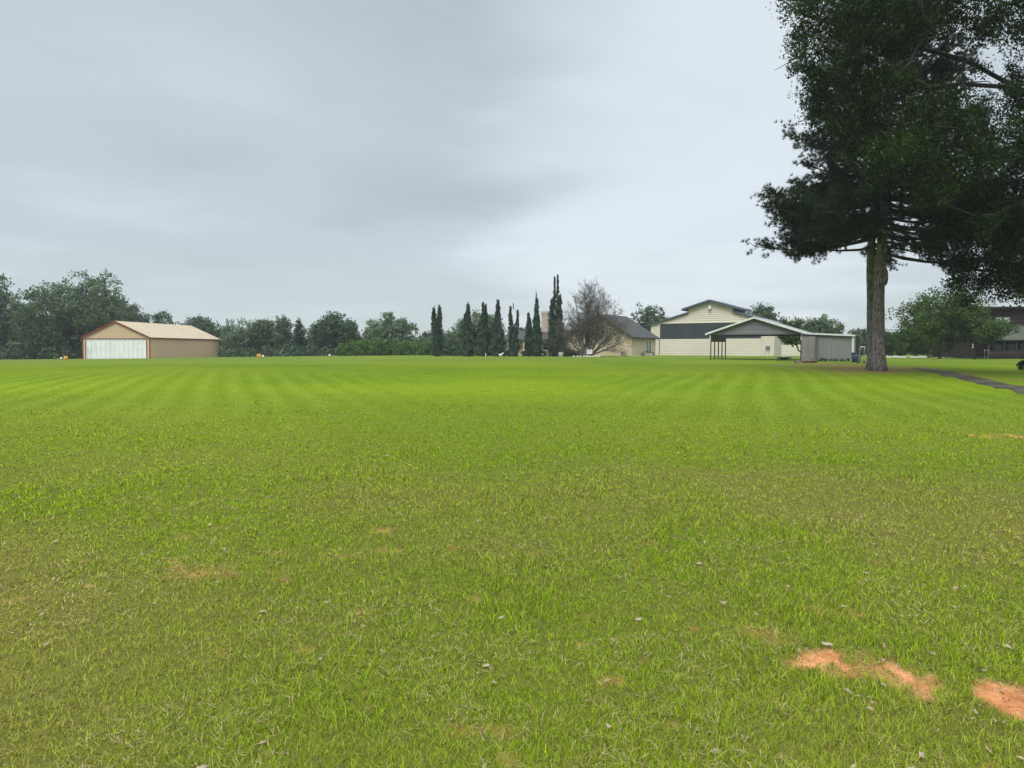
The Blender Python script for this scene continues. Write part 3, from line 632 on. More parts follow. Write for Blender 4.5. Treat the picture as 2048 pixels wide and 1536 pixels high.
# loblolly pines
def pine(label, px, ybase, seed, r0, lens, dx_top, bulge=False, ht=25, lowz=8.6, nl=88, d=None):
    g = np.random.default_rng(seed); p = G(px, ybase) if d is None else (X(px, d), d, float(H(X(px, d), d))); bx, by, bz = p
    T = thing('pine_tree', p, label, 'pine', 'two tall pines standing close together')
    mb = MB(); pts = []; rr = []
    for i in range(26):
        t = i/25; z = bz-.2+t*ht; pts.append((bx+dx_top*t+.10*sin(t*9+seed), by+.1*sin(t*7), z))
        r = r0*(1-.82*t**1.25)*(1+.5*math.exp(-t*45)); rr.append(r*(1+.04*sin(i*2.1)))
    mb.tube(pts, rr, 22)
    if bulge: mb.blob((bx+r0*.48, by-.05, Z(553, by)), (.22, .25, .62), 3, 14, 10, j=.03)
    va = np.array(mb.v); a_ = np.arctan2(va[:, 1]-by, va[:, 0]-bx); k_ = (1+.09*np.sin(a_*9+va[:, 2]*1.4)*np.sin(va[:, 2]*3.1+a_*2))
    cxz = np.interp(va[:, 2], [q[2] for q in pts], [q[0] for q in pts]); va[:, 0] = cxz+(va[:, 0]-cxz)*k_; mb.v = [tuple(q) for q in va]
    part('trunk', mb, M['pinebark'], T, smooth=True)
    lb = MB(); tips = []
    for i in range(nl+13):
        t = (i+g.random())/nl; z = bz+lowz+(ht-lowz-.6)*t**1.15; z += g.normal(0, .35); a = i*2.4+g.normal(0, .3)
        ln = np.interp(z, [8, 10, 13, 16, 19, 22, 26], lens)*g.uniform(.72, 1.08)
        if i >= nl: z = bz+g.uniform(8.9, 12.3); a = pi+g.normal(0, .45) if i % 4 else g.normal(0, .5); t = .12; ln = g.uniform(5.6, 7.6)
        s = np.array([np.interp(z, [q[2] for q in pts], [q[0] for q in pts]), by, z]); h = np.array([cos(a), sin(a), 0])
        dz = g.normal(.0, .06); dp = g.uniform(-.5, 2.4); q = []
        for u in (0, .25, .5, .75, 1): q.append(s+h*ln*u+np.array([g.normal(0, .1)*u, g.normal(0, .1)*u, ln*(dz*u-.20*u*(1-u)*1.4+(.06+.14*t)*u*u)-(dp*u*u if z < bz+12.5 else 0)]))
        lb.tube(q, [.11-.05*t, .085, .06, .045, .02], 6)
        nt_ = int(6+ln*3.2)
        for j in range(nt_):
            u = g.uniform(.28, 1)**.8; ii = min(3, int(u*4)); fr_ = u*4-ii; b = q[ii]*(1-fr_)+q[ii+1]*fr_
            sd = 1 if j % 2 else -1; w = np.array([-h[1], h[0], 0])*sd*g.uniform(.5, 1)+h*g.uniform(.3, .9)+np.array([0, 0, g.uniform(-.45, .85)])
            w /= np.linalg.norm(w); l2 = g.uniform(.5, 1.6)*(1.25-u*.45); e = b+w*l2
            lb.tube([b, (b+e)/2+[0, 0, -.04], e], [.028, .018, .01], 4, cap=False)
            for v3 in (.4, .6, .8, 1.0): tips.append([*(b+(e-b)*v3+g.normal(0, .10, 3)), *w])
            tips.append([*(e+g.normal(0, .15, 3)), *w]); tips.append([*(e+g.normal(0, .16, 3)), *w])
    part('limbs', lb, M['bark'], T)
    tips = np.array(tips); c = np.repeat(tips, 34, 0); n = len(c)
    dr = g.normal(size=(n, 3)); dr /= np.linalg.norm(dr, axis=1)[:, None]; dr = dr*.75+c[:, 3:]*.75+[0, 0, .2]; dr /= np.linalg.norm(dr, axis=1)[:, None]
    l = g.uniform(.18, .34, n)[:, None]; sd = np.cross(dr, g.normal(size=(n, 3))); sd /= np.linalg.norm(sd, axis=1)[:, None]
    v = np.empty((n, 3, 3)); o = c[:, :3]; v[:, 0] = o-sd*.011; v[:, 1] = o+sd*.011; v[:, 2] = o+dr*l
    v[:, 2] += 0; link('crown', v.reshape(-1, 3), np.arange(3*n).reshape(n, 3), M['pine'], T)
pine('tall pine with reddish bark, the nearer right trunk of the close pair', 1758, 742, 3, .38, [6.8,7.7,6.2,5.5,4.9,3.6,1.2], .15, True)
pine('tall pine with darker bark, the left trunk behind its twin', 1743, 738, 8, .31, [6.6,7.4,6.0,5.3,4.6,3.3,1.0], -.1, d=50.5)

# big oaks at the right
def oak(label, base, blobs, seed, k, per, leaf, cr, r0, m='oak', extra=()):
    g = np.random.default_rng(seed); T = thing('shade_oak', base, label, 'oak', 'large shade trees at the right')
    b = []
    for px, py, d, r, *q in blobs:
        c = P(px, py, d); rr = r/FPX*d; b.append([c[0], c[1], c[2], rr, rr*1.15, rr*.85])
    b = np.array(b); cl_ = shellclusters(b, k, cr, g, .25); v, f = leafcloud(cl_, per, leaf, g, aspect=.5)
    mb = MB(); base = np.array(base); fk = base+[0, 0, 5.0]
    mb.tube([base-[0, 0, .2], base+[0, 0, 1], base+[.1, 0, 3], fk], [r0*1.5, r0, r0*.9, r0*.85], 14)
    order = np.argsort(-np.linalg.norm(b[:, :3]-fk, axis=1)); mains = []
    for i in order:
        if len(mains) < 6 and b[i, 3] > 1.15 and all(np.linalg.norm(b[i, :3]-b[m_, :3]) > 4.2 for m_ in mains): mains.append(i)
    lines = []; extra_b = []
    for i in mains:
        e = b[i, :3]; s = fk+[0, 0, g.uniform(-.8, .8)]; ln = np.linalg.norm(e-s); bend = g.normal(0, ln*.05, 3); pts = []
        for t in np.linspace(0, 1, 10): pts.append(s*(1-t)+e*t+np.array([0, 0, ln*.12*sin(pi*t)])+bend*sin(pi*t*1.7)+g.normal(0, .16, 3)*(0 < t < 1))
        mb.tube(pts, list(np.linspace(.26, .03, 10)), 8, cap=False); lines.append(pts)
        for q5 in pts[4:9]: extra_b.append([*(np.array(q5)+g.normal(0, .35, 3)), .9, .9, .7])
    allp = np.array([p_ for l_ in lines for p_ in l_[2:]])
    for i, bl in enumerate(b):
        e = bl[:3]
        if i not in mains:
            q_ = allp[np.argmin(np.linalg.norm(allp-e, axis=1)+g.uniform(0, 1.0, len(allp)))]; ln = np.linalg.norm(e-q_); pts = [q_]
            for t in (.25, .5, .75, 1): pts.append(q_*(1-t)+e*t+np.array([0, 0, ln*.1*sin(pi*t)])+g.normal(0, .14, 3))
            mb.tube(pts, [q9*min(1, bl[3]/1.8)**1.5 for q9 in (.11, .09, .07, .045, .015)], 6, cap=False)
        for j in range(5):
            e2 = e+g.normal(0, .6, 3)*bl[3:6]; mb.tube([e, (e+e2)/2+g.normal(0, .15, 3), e2], [.035, .025, .012], 5, cap=False)
    part('trunk', mb, M['bark'], T, smooth=True)
    v2, f2 = leafcloud(shellclusters(np.array(extra_b), 260, cr*.8, g, .2), per, leaf, g, aspect=.5)
    link('crown', np.concatenate([v, v2]), np.concatenate([f, f2+len(v)]), M[m], T)
A1 = [(1640,30,42,60),(1610,105,42,36),(1700,80,42,70),(1630,170,42,36),(1680,160,42,60),(1760,40,41,80),(1640,225,43,34),(1700,235,42,50),(1760,190,41,60),(1620,-30,43,60),(1720,-40,42,80),
      (1840,-20,40,90),(1950,-30,39,90),(2050,10,38,90),(2100,120,38,70),(1850,250,40,70),(1800,300,39,60),(1900,330,39,70),(1940,250,39,60),(1860,370,39,50),(2010,300,38,70),(2080,250,38,80),(1780,120,42,50),(1870,60,40,50),(1960,60,39,40),
      (2030,190,38,35),(1900,190,40,28),(1595,60,42,22),(1600,130,42,18),(1720,300,42,40),(2150,-30,37,110),(2200,150,36,110),(1750,350,40,35)]
oak('largest dark oak whose crown fills the upper right corner', (X(2300, 40), 40, float(H(X(2300, 40), 40))), A1, 71, 2150, 46, .085, .62, .55)
A2 = [(1960,400,43,60),(2030,390,42,70),(1940,460,43,45),(1990,480,43,60),(2050,480,42,70),(1920,530,44,32),(1960,550,44,42),(2010,560,43,45),(2060,570,42,50),(1900,570,44,20),(1930,595,44,20),(1910,420,44,30),(2100,420,42,90),(2120,540,42,80),(2180,480,41,90),(2100,300,42,80)]
oak('dark oak hanging low over the log cabin at the right edge', (X(2220, 47), 47, float(H(X(2220, 47), 47))), A2, 72, 1500, 42, .085, .58, .45)

# crepe myrtle row and white edging beyond the lawn at the right
for i, px in enumerate([1782, 1806, 1832, 1858, 1886, 1912, 1938]):
    d = 112+(i % 2)*.8; g = np.random.default_rng(200+i); x0 = X(px, d); bz = float(H(x0, d))
    T = thing('myrtle_shrub', (x0, d, bz), ['first','second','third','fourth','fifth','sixth','seventh'][i]+' many stemmed shrub of the hedge row, counted from the big pine trunk', 'shrub', 'many stemmed shrubs in a row beyond the lawn')
    w = 19/FPX*d; z0, z1 = Z(698, d), Z(652+g.uniform(-3, 6), d); b = np.array([[x0+g.normal(0, w*.5), d+g.normal(0, w*.4), g.uniform(z0, z1-.7), w*.55, w*.55, .95] for _ in range(9)])
    v, f = leafcloud(shellclusters(b, 190, .45, g, .5), 26, .13, g); link('foliage', v, f, M['myrtle'], T)
    mb = MB()
    for q in range(8):
        a = g.uniform(0, 2*pi); e = (x0+w*.75*cos(a), d+w*.6*sin(a), z0+.5); mb.tube([(x0+.15*cos(a), d+.15*sin(a), bz-.05), (x0+w*.3*cos(a), d+w*.3*sin(a), bz+.7), e], [.05, .04, .025], 5)
    part('stem', mb, M['deadbark'], T)
for i, (a, b) in enumerate([(1769,1813),(1820,1855),(1870,1890),(1896,1902),(1922,1930)]):
    d = 109; x0, x1 = X(a, d), X(b, d); z = float(H(x0, d)); mb = MB(); mb.box(x0, x1, d, d+.2, z-.05, z+.16); mb.box(x0+.05, x1-.05, d+.03, d+.17, z+.16, z+.19)
    solo('edging_board', mb, M['whitetrim'], (x0, d, z), ['longest white edging board right of the pine trunk','second white edging board from the pine trunk','third white edging board, at the middle of the shrub row','shortest white edging board near the log cabin','white edging board at the log cabin corner'][i], 'edging', 'white edging boards at the lawn end')

# ------------------------------------------------------------------ tan hangar at the left
C = (-82.0, 141.4, 0.0); F = frame(C, R(-5.5)); Wd, Dp, Ev, Rg = 13.66, 27.0, 4.0, 7.05
T = thing('small_hangar', C, 'tan metal aircraft hangar with dark red trim and white folding door', 'hangar')
mb = MB(F); mb.prism([(0,-.6),(.72,-.6),(.72,3.72),(12.94,3.72),(12.94,-.6),(Wd,-.6),(Wd,Ev),(Wd/2,Rg-.05),(0,Ev)], 0, .3)
mb.box(0, .12, .3, Dp, -.6, Ev); mb.box(Wd-.12, Wd, .3, Dp-.2, -.6, Ev); mb.box(.12, Wd-.12, Dp-.2, Dp, -.6, Ev)
for k in range(75): mb.box(Wd, Wd+.02, .35+k*.353, .40+k*.353, -.5, Ev-.1)
for k in range(44):
    xx = .15+k*.31
    if xx < Wd-.1: mb.box(xx, xx+.04, -.02, 0, 3.74, Ev+(Rg-Ev)*(1-abs(xx-Wd/2)/(Wd/2))-.12)
part('wall', mb, M['tan'], T)
mb = MB(F)
for s in (0, 1):
    xa, xb = (-.2, Wd/2) if s == 0 else (Wd+.2, Wd/2)
    mb.slab([(xa, -.25, Ev-.02), (xb, -.25, Rg+.06), (xb, Dp+.2, Rg+.06), (xa, Dp+.2, Ev-.02)] if s else [(xa, -.25, Ev-.02), (xa, Dp+.2, Ev-.02), (xb, Dp+.2, Rg+.06), (xb, -.25, Rg+.06)], .08)
    for k in range(30):
        y_ = .2+k*.9; mb.slab([(xa, y_, Ev+.012), (xb, y_, Rg+.092), (xb, y_+.05, Rg+.092), (xa, y_+.05, Ev+.012)], .03)
part('roof', mb, M['tanroof'], T)
mb = MB(F)
for s in (0, 1):
    xa, xb = (-.24, Wd/2) if s == 0 else (Wd+.24, Wd/2)
    mb.add([(xa, -.30, Ev-.28), (xb, -.30, Rg-.20), (xb, -.30, Rg+.09), (xa, -.30, Ev+.0), (xa, -.24, Ev-.28), (xb, -.24, Rg-.20), (xb, -.24, Rg+.09), (xa, -.24, Ev)], [(0,1,2,3),(7,6,5,4),(0,4,5,1),(3,2,6,7)])
mb.box(Wd+.2, Wd+.27, -.24, Dp+.2, Ev-.22, Ev-.02)
for xx in (-.03, Wd-.19): mb.box(xx, xx+.24, -.06, -.0, -.5, Ev-.2)
mb.box(.62, .78, -.08, -.02, -.5, 3.8); mb.box(12.88, 13.04, -.08, -.02, -.5, 3.8); mb.box(.78, 12.88, -.08, -.02, 3.66, 3.8); mb.box(Wd+.01, Wd+.06, Dp-.15, Dp+.03, -.5, Ev-.2)
part('trim', mb, M['redtrim'], T)
mb = MB(F); mb.box(.78, 12.88, .04, .12, -.5, 3.66)
for k in range(14): mb.box(.80+k*.925, .92+k*.925, -.05, .04, -.4, 3.6)
for k in range(41): mb.box(.95+k*.29, .98+k*.29, .015, .04, -.4, 3.6)
for zz in (.15, 1.9, 3.45): mb.box(.85, 12.8, .0, .012, zz, zz+.05)
part('folding_door', mb, M['whitedoor'], T)
# airstrip markers
for i, (px, py, d, lb) in enumerate([(131,717.3,128,'orange drum marker left of the tan hangar'),(518,715.5,118,'orange drum marker right of the tan hangar')]):
    p = (X(px, d), d, float(H(X(px, d), d))); mb = MB(); mb.lathe(p, [(.30,0),(.33,.03),(.33,.5),(.30,.52),(.34,.54),(.34,.62),(.2,.64)], 16); solo('drum_marker', mb, M['orange'], p, lb, 'marker', 'orange airstrip markers', True)
for i, (px, d, lb) in enumerate([(122,126,'small white strip light beside the left orange marker'),(526,116,'small white strip light beside the right orange marker'),(659,116,'lone small white strip light before the dark round tree')]):
    p = (X(px, d), d, float(H(X(px, d), d))); T = thing('strip_light', p, lb, 'light', 'small white airstrip lights')
    mb = MB(); mb.lathe(p, [(.05,0),(.05,.12),(.09,.14)], 10); part('base', mb, M['dark'], T)
    mb = MB(); mb.lathe((p[0], p[1], p[2]+.14), [(.16,0),(.19,.08),(.17,.2),(.08,.28),(.01,.3)], 14); part('dome', mb, M['white'], T, True)

# ------------------------------------------------------------------ brick house
def zc_(py, d): return Z(py, d)
HB = .62
T = thing('brick_house', (X(1200,118), 118, HB), 'tan brick house with dark shingle roof behind the cypresses', 'house')
HF = frame((9.09, 119.0, 0.0), -R(30.3)); HW, HD = 10.66, 11.0; ev, pk = 3.72, 7.10
def locx(px, b_):      # local x at which depth line b_ of the house crosses a bearing
    r_ = (px-1024)/FPX; c_, s_ = cos(R(30.3)), sin(R(30.3)); return (r_*(119.0+c_*b_)-9.09-s_*b_)/(c_+s_*r_)
LX = locx(1006, 3.0); xm = HW/2
mb = MB(HF); mb.prism([(0,.2),(HW,.2),(HW,ev),(xm,pk),(0,ev)], 0, HD)
for k in range(8):
    z_ = HB+.1+k*.38; mb.box(HW-.85+(k % 2)*.18, HW-.02, -.04, -.002, z_, z_+.30)
mb.box(LX, 0, 4.6, 10.5, .2, 3.3)
part('wall', mb, M['brick'], T)
mb = MB(HF); sl_ = (pk-ev)/xm
for s_ in (-1, 1):
    xa = xm+s_*(xm+.55); za = ev-.55*sl_+.20; zb2 = pk+.20
    q = [(xa,-.6,za),(xm,-.6,zb2),(xm,HD+.6,zb2),(xa,HD+.6,za)]; mb.slab(q if s_ > 0 else q[::-1], .22)
mb.slab([(LX-.4,2.6,3.42),(-.3,2.6,3.42),(-.3,6.6,5.0),(LX-.4,6.6,5.0)], .16)
mb.slab([(-.3,10.9,3.42),(LX-.4,10.9,3.42),(LX-.4,6.6,5.002),(-.3,6.6,5.002)], .16)
rf = part('roof', mb, M['slate'], T)
q = locx(1092, 6.4); mb = MB(HF); mb.box(q-.65, q+.55, 5.9, 6.9, 3, 7.75); mb.box(q-.73, q+.63, 5.82, 6.98, 7.75, 8.1); mb.box(q-.67, q+.57, 5.88, 6.92, 8.1, 8.25); mb.box(q-1.0, q-.66, 6.0, 6.8, 3, 5.5)
part('chimney', mb, M['chim'], rf)
for xx in (-.03, HW-.08):
    mb = MB(HF); mb.box(xx, xx+.13, -.14, -.05, HB+.05, ev-.1)
    if xx > 0: mb.box(xx+.13, xx+1.5, -.14, -.05, HB+.0, HB+.12)
    part('downspout', mb, M['creamtrim'], T)
mb = MB(HF); mb.box(HW+.002, HW+.07, 6.3, 8.9, HB, 3.2); wf = part('door_frame', mb, M['whitetrim'], T)
for y_ in (6.6, 7.8): mb = MB(HF); mb.box(HW+.072, HW+.10, y_, y_+.8, HB+.45, 3.0); part('pane', mb, M['darkglass'], wf)
for a_ in (-1.6, locx(1054, 4.6), locx(1086, 4.6)):
    mb = MB(HF); mb.box(a_, a_+1.15, 4.52, 4.596, 1.55, 2.95); wf = part('window', mb, M['whitetrim'], T)
    mb = MB(HF); mb.box(a_+.08, a_+1.07, 4.48, 4.515, 1.63, 2.22); mb.box(a_+.08, a_+1.07, 4.48, 4.515, 2.28, 2.87); part('pane', mb, M['darkglass'], wf)
for a_ in (1014, 1046, 1108):
    q = locx(a_+3, 3.1); mb = MB(HF); mb.box(q-.24, q+.24, 2.88, 3.36, .3, HB+1.0); mb.box(q-.17, q+.17, 2.95, 3.29, HB+1.0, 3.4); part('porch_post', mb, M['brick'] if a_ != 1046 else M['creamtrim'], T)
mb = MB(HF); mb.box(LX, -.05, 3.0, 4.6, .3, HB+.08); part('porch_floor', mb, M['stone'], T)

# yard things near the house
def P0(px, d): x_ = X(px, d); return (x_, d, float(H(x_, d)))
p = P0(1179, 101.5); T = thing('yard_sign', p, 'small white sign with dark lettering leaning before the bare tree', 'sign')
mb = MB(); mb.box(p[0]-.38, p[0]+.38, p[1], p[1]+.03, p[2]+.38, p[2]+.98); part('board', mb, M['white'], T)
mb = MB()
for r_, row in enumerate([(.0,.62,7),(.0,.60,6)]):
    for k in range(row[2]):
        q = p[0]-.30+k*.6/row[2]; mb = MB(); mb.box(q, q+.05, p[1]-.006, p[1]-.001, p[2]+.66-r_*.0+(.04 if k % 2 else 0)+(.12 if r_ == 0 else -.05), p[2]+.74+(.12 if r_ == 0 else -.05)); part('marking', mb, M['dark'], T)
for s in (-.3, .3): mb = MB(); mb.box(p[0]+s-.015, p[0]+s+.015, p[1]+.032, p[1]+.06, p[2]-.1, p[2]+.9); part('stake', mb, M['dark'], T)
stl = ['leftmost stone','second stone','third stone','fourth stone','fifth stone','sixth stone','seventh stone','eighth stone','rightmost long stone']
for i, px in enumerate([1148,1155,1161,1168,1174,1180,1186,1192,1198]):
    p = P0(px, 99.5+random.uniform(-.5,.5)); mb = MB(); w = .14+.10*random.random(); mb.blob((p[0],p[1],p[2]+.05), (w,.16,.11+.05*random.random()), i, 9, 6)
    solo('border_stone', mb, M['stone'], p, stl[i]+' of the white stone border round the bare tree', 'stone', 'white border stones')
p = P0(1122, 103); T = thing('flower_pot', p, 'white pot with a dark plant beside the tallest cypress', 'pot')
mb = MB(); mb.lathe(p, [(.25,0),(.3,.05),(.36,.5),(.4,.55),(.36,.58)], 14); part('pot', mb, M['white'], T, True)
g = np.random.default_rng(9); v, f = leafcloud(np.array([[p[0],p[1],p[2]+.85,.3],[p[0]+.2,p[1],p[2]+1.1,.22]]), 50, .08, g); link('plant', v, f, M['farB'], T)
p = P0(1002, 104); T = thing('lawn_ornament', p, 'small white lawn animal figure left of the porch', 'ornament')
mb = MB(); mb.blob((p[0]-.05,p[1],p[2]+.28), (.24,.12,.13), 1, 10, 6, .05); mb.blob((p[0]+.25,p[1],p[2]+.48), (.12,.09,.11), 2, 9, 6, .05); mb.tube([(p[0]+.1,p[1],p[2]+.32),(p[0]+.22,p[1],p[2]+.46)],[.09,.07],7)
for s in (-.22,-.12,.05,.13): mb.tube([(p[0]+s,p[1],p[2]+.25),(p[0]+s,p[1],p[2]-.02)],[.04,.03],6)
part('body', mb, M['white'], T, True)
mb = MB(); mb.tube([(p[0]-.25,p[1],p[2]+.32),(p[0]-.42,p[1],p[2]+.42)],[.03,.02],5); part('tail', mb, M['white'], T)
p = P0(971.5, 104); mb = MB(); mb.box(p[0]-.06, p[0]+.06, p[1]-.06, p[1]+.06, p[2]-.1, p[2]+.5); mb.box(p[0]-.08,p[0]+.08,p[1]-.08,p[1]+.08,p[2]+.5,p[2]+.54); solo('marker_post', mb, M['creamtrim'], p, 'short pale post at the foot of the third cypress', 'post')
p = P0(1247, 113.3); mb = MB(); mb.prism([(p[0]-.42,p[2]-.05),(p[0]+.42,p[2]-.05),(p[0]+.36,p[2]+.72),(p[0]+.15,p[2]+.86),(p[0]-.15,p[2]+.86),(p[0]-.36,p[2]+.72)], 112.9, 113.5); mb.box(p[0]-.3,p[0]+.3,112.86,112.898,p[2]+.2,p[2]+.6)
solo('utility_cover', mb, M['greywall'], p, 'grey humped utility cover against the brick gable wall', 'utility box')
# patio set
p = P0(1284, 117.5); T = thing('garden_chair', p, 'dark garden chair by the brick wall left of the white table', 'chair')
mb = MB(); mb.box(p[0]-.28,p[0]+.28,p[1]-.25,p[1]+.25,p[2]+.42,p[2]+.47); part('seat', mb, M['dark'], T)
mb = MB(); mb.add([(p[0]-.3,p[1]-.25,p[2]+.47),(p[0]-.25,p[1]-.25,p[2]+.47),(p[0]-.42,p[1]-.25,p[2]+1.05),(p[0]-.48,p[1]-.25,p[2]+1.05),(p[0]-.3,p[1]+.25,p[2]+.47),(p[0]-.25,p[1]+.25,p[2]+.47),(p[0]-.42,p[1]+.25,p[2]+1.05),(p[0]-.48,p[1]+.25,p[2]+1.05)],[(0,1,2,3),(7,6,5,4),(0,4,5,1),(1,5,6,2),(2,6,7,3),(3,7,4,0)]); part('backrest', mb, M['dark'], T)
for sx in (-.25,.25):
    for sy in (-.22,.22): mb = MB(); mb.tube([(p[0]+sx,p[1]+sy,p[2]+.44),(p[0]+sx*1.15,p[1]+sy,p[2]-.02)],[.025,.02],6); part('leg', mb, M['dark'], T)
p = P0(1295, 117.5); T = thing('side_table', p, 'small white legged table with dark top near the glazed door', 'table')
mb = MB(); mb.lathe((p[0],p[1],p[2]+.66), [(.55,0),(.58,.02),(.58,.06),(.3,.075)], 18); part('tabletop', mb, M['dark'], T)
for s in (-.16,.16): mb = MB(); mb.box(p[0]+s-.06,p[0]+s+.06,p[1]-.05,p[1]+.05,p[2]-.05,p[2]+.66); part('leg', mb, M['white'], T)
p = P0(1303, 118.5); T = thing('garden_bench', p, 'dark low bench right of the white legged table', 'bench')
mb = MB(); mb.box(p[0]-.55,p[0]+.45,p[1]-.2,p[1]+.2,p[2]+.5,p[2]+.58); part('seat', mb, M['dark'], T)
for s in (-.45,.38): mb = MB(); mb.box(p[0]+s-.03,p[0]+s+.03,p[1]-.18,p[1]+.18,p[2]-.05,p[2]+.5); part('leg', mb, M['dark'], T)

# ------------------------------------------------------------------ large cream hangar
HB = .58; F = frame((25.7, 137.0, 0.0), -R(30.3)); BW, BD = 21.85, 9.5
T = thing('large_hangar', (25.7, 137.0, HB), 'large cream sided hangar with stepped roof and dark panelled door', 'hangar')
E0, E1, M0, M1, MX0, MX1, PK = 6.15, 8.15, 8.95, 8.95, 7.0, 14.9, 10.15
def inv(zz, side):
    if zz <= E0: v_ = 0
    elif zz <= E1: v_ = MX0*(zz-E0)/(E1-E0)
    elif zz <= M0: v_ = MX0
    else: v_ = MX0+(BW/2-MX0)*(zz-M0)/(PK-M0)
    return v_ if side < 0 else BW-v_
ol = [(0,E0),(MX0,E1),(MX0+.001,M0),(BW/2,PK),(MX1-.001,M0),(MX1,E1),(BW,E0)]
mb = MB(F); mb.prism([(0,0),(BW,0)]+ol[::-1], .004, .3)
siding(mb, lambda q: 0, lambda q: 1.6, HB-.3, E0); siding(mb, lambda q: 19.86, lambda q: BW, HB-.3, E0)
siding(mb, lambda q: inv(q, -1), lambda q: inv(q, 1), 6.52, PK)
F2 = frame(F(BW, 0, 0), -R(30.3)+pi/2); m2 = MB(F2); m2.box(.3, BD, 0.004, .2, 0, E0); siding(m2, lambda q: 0, lambda q: BD, HB-.3, E0-.05)
nv = len(mb.v); mb.v = mb.v+m2.v; mb.f = mb.f+[tuple(i+nv for i in f_) for f_ in m2.f]
mb.box(0, .2, .3, BD, 0, E0); mb.box(.2, BW-.2, BD-.2, BD, 0, E0)
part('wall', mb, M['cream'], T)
mb = MB(F); ls = (E1-E0)/MX0; us = (PK-M0)/(BW/2-MX0)
for s_ in (0, 1):
    fx = (lambda v_: v_) if s_ == 0 else (lambda v_: BW-v_)
    q = [(fx(-.45),-.5,E0-.45*ls+.28),(fx(MX0+.02),-.5,E1+.28),(fx(MX0+.02),BD+.4,E1+.28),(fx(-.45),BD+.4,E0-.45*ls+.28)]; mb.slab(q[::-1] if s_ == 0 else q, .26)
    q = [(fx(MX0-1.05),-.9,M0-1.05*us+.36),(BW/2,-.9,PK+.36),(BW/2,BD+.6,PK+.36),(fx(MX0-1.05),BD+.6,M0-1.05*us+.36)]; mb.slab(q[::-1] if s_ == 0 else q, .34)
    a_ = MX0 if s_ == 0 else MX1-.15; mb.box(a_+.02, a_+.13, .32, BD, E1-.2, M0+.05)
part('roof', mb, M['bluegrey'], T)
mb = MB(F); mb.box(1.76, 19.7, -.16, -.07, 3.59, 6.4)
for k in range(46): mb.box(1.85+k*.39, 1.90+k*.39, -.19, -.16, 3.62, 6.36)
dr = part('folding_door', mb, M['blackdoor'], T)
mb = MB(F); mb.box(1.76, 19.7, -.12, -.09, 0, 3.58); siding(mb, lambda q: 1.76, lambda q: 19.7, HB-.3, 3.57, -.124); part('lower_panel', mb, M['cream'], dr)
mb = MB(F); mb.box(1.6, 1.76, -.2, -.07, 0, 6.52); mb.box(19.7, 19.86, -.2, -.07, 0, 6.52); mb.box(1.76, 19.7, -.2, -.07, 6.4, 6.52); mb.box(-.02, .12, -.12, -.065, .3, E0-.1); mb.box(BW-.12, BW+.08, -.12, -.065, .3, E0-.1)
part('trim', mb, M['creamtrim'], T)
mb = MB(F); mb.box(1.62, 1.72, -.24, -.205, HB-.3, 3.6); part('door_track', mb, M['dark'], T)
mb = MB(F); c_ = BW/2; mb.box(c_-.2, c_+.2, -.5, -.06, 9.3, 9.5); mb.lathe((c_, -.42, 8.85), [(.28,0),(.32,.06),(.22,.3),(.1,.45)], 12); part('gable_lamp', mb, M['whitetrim'], T)
p = (X(1536,124.5), 124.5, float(H(X(1536,124.5),124.5))); T = thing('meter_box', p, 'grey meter box on two thin legs before the cream hangar wall', 'meter box')
mb = MB(); mb.box(p[0]-.36,p[0]+.36,p[1],p[1]+.2,p[2]+.85,p[2]+1.6); mb.box(p[0]-.28,p[0]+.28,p[1]-.05,p[1]-.002,p[2]+.95,p[2]+1.5); part('cabinet', mb, M['grey'], T)
for s in (-.5,.2): mb = MB(); mb.tube([(p[0]+s*.6,p[1]+.1,p[2]+.9),(p[0]+s*1.1,p[1]+.1,p[2]-.05)],[.03,.03],6); part('leg', mb, M['grey'], T)
# cream fence between hangar and lean-to
d = 124; mb = MB(); x0, x1 = X(1564,d), X(1640,d); zb0 = float(H(x0,d))
for k in range(int((x1-x0)/.3)): mb.box(x0+k*.3, x0+k*.3+.285, d, d+.05, zb0-.1, Z(689,d))
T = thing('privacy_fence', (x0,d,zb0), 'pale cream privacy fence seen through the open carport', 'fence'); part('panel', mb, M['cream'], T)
for k in range(4): mb = MB(); q = x0+k*2.0; mb.box(q-.07,q+.07,d+.055,d+.2,zb0-.1,Z(689,d)+.08); part('post', mb, M['creamtrim'], T)

# ------------------------------------------------------------------ carport and lean-to
C = (21.45, 80.0); ang_ = -R(30.3); F = frame((C[0], C[1], 0), ang_); Wc, Dc = 9.2, 6.3; zg = float(H(*C))
ze = Z(666.5,80)-.05; zp = Z(634.5,77.6); T = thing('carport', (C[0],C[1],zg), 'open sided grey metal carport with white edged gable', 'carport')
mb = MB(F)
for s in (0, 1):
    A = (-.45, ze-.02) if s == 0 else (Wc+.45, ze-.02); q = [(A[0],-.35,A[1]),(Wc/2,-.35,zp),(Wc/2,Dc+.3,zp),(A[0],Dc+.3,A[1])]; mb.slab(q if s else q[::-1], .07)
part('roof', mb, M['greywall'], T)
mb = MB(F)
for s in (0, 1):
    xa = -.5 if s == 0 else Wc+.5; sl = (zp-ze)
    mb.add([(xa,-.42,ze-.16),(Wc/2,-.42,zp-.13),(Wc/2,-.42,zp+.05),(xa,-.42,ze+.03),(xa,-.355,ze-.16),(Wc/2,-.355,zp-.13),(Wc/2,-.355,zp+.05),(xa,-.355,ze+.03)], [(0,1,2,3),(7,6,5,4),(0,4,5,1),(3,2,6,7)])
mb.box(-.12, .02, -.12, -.02, ze-.75, ze-.12); mb.box(Wc-.02, Wc+.12, -.12, -.02, ze-.75, ze-.12)
part('trim', mb, M['whitetrim'], T)
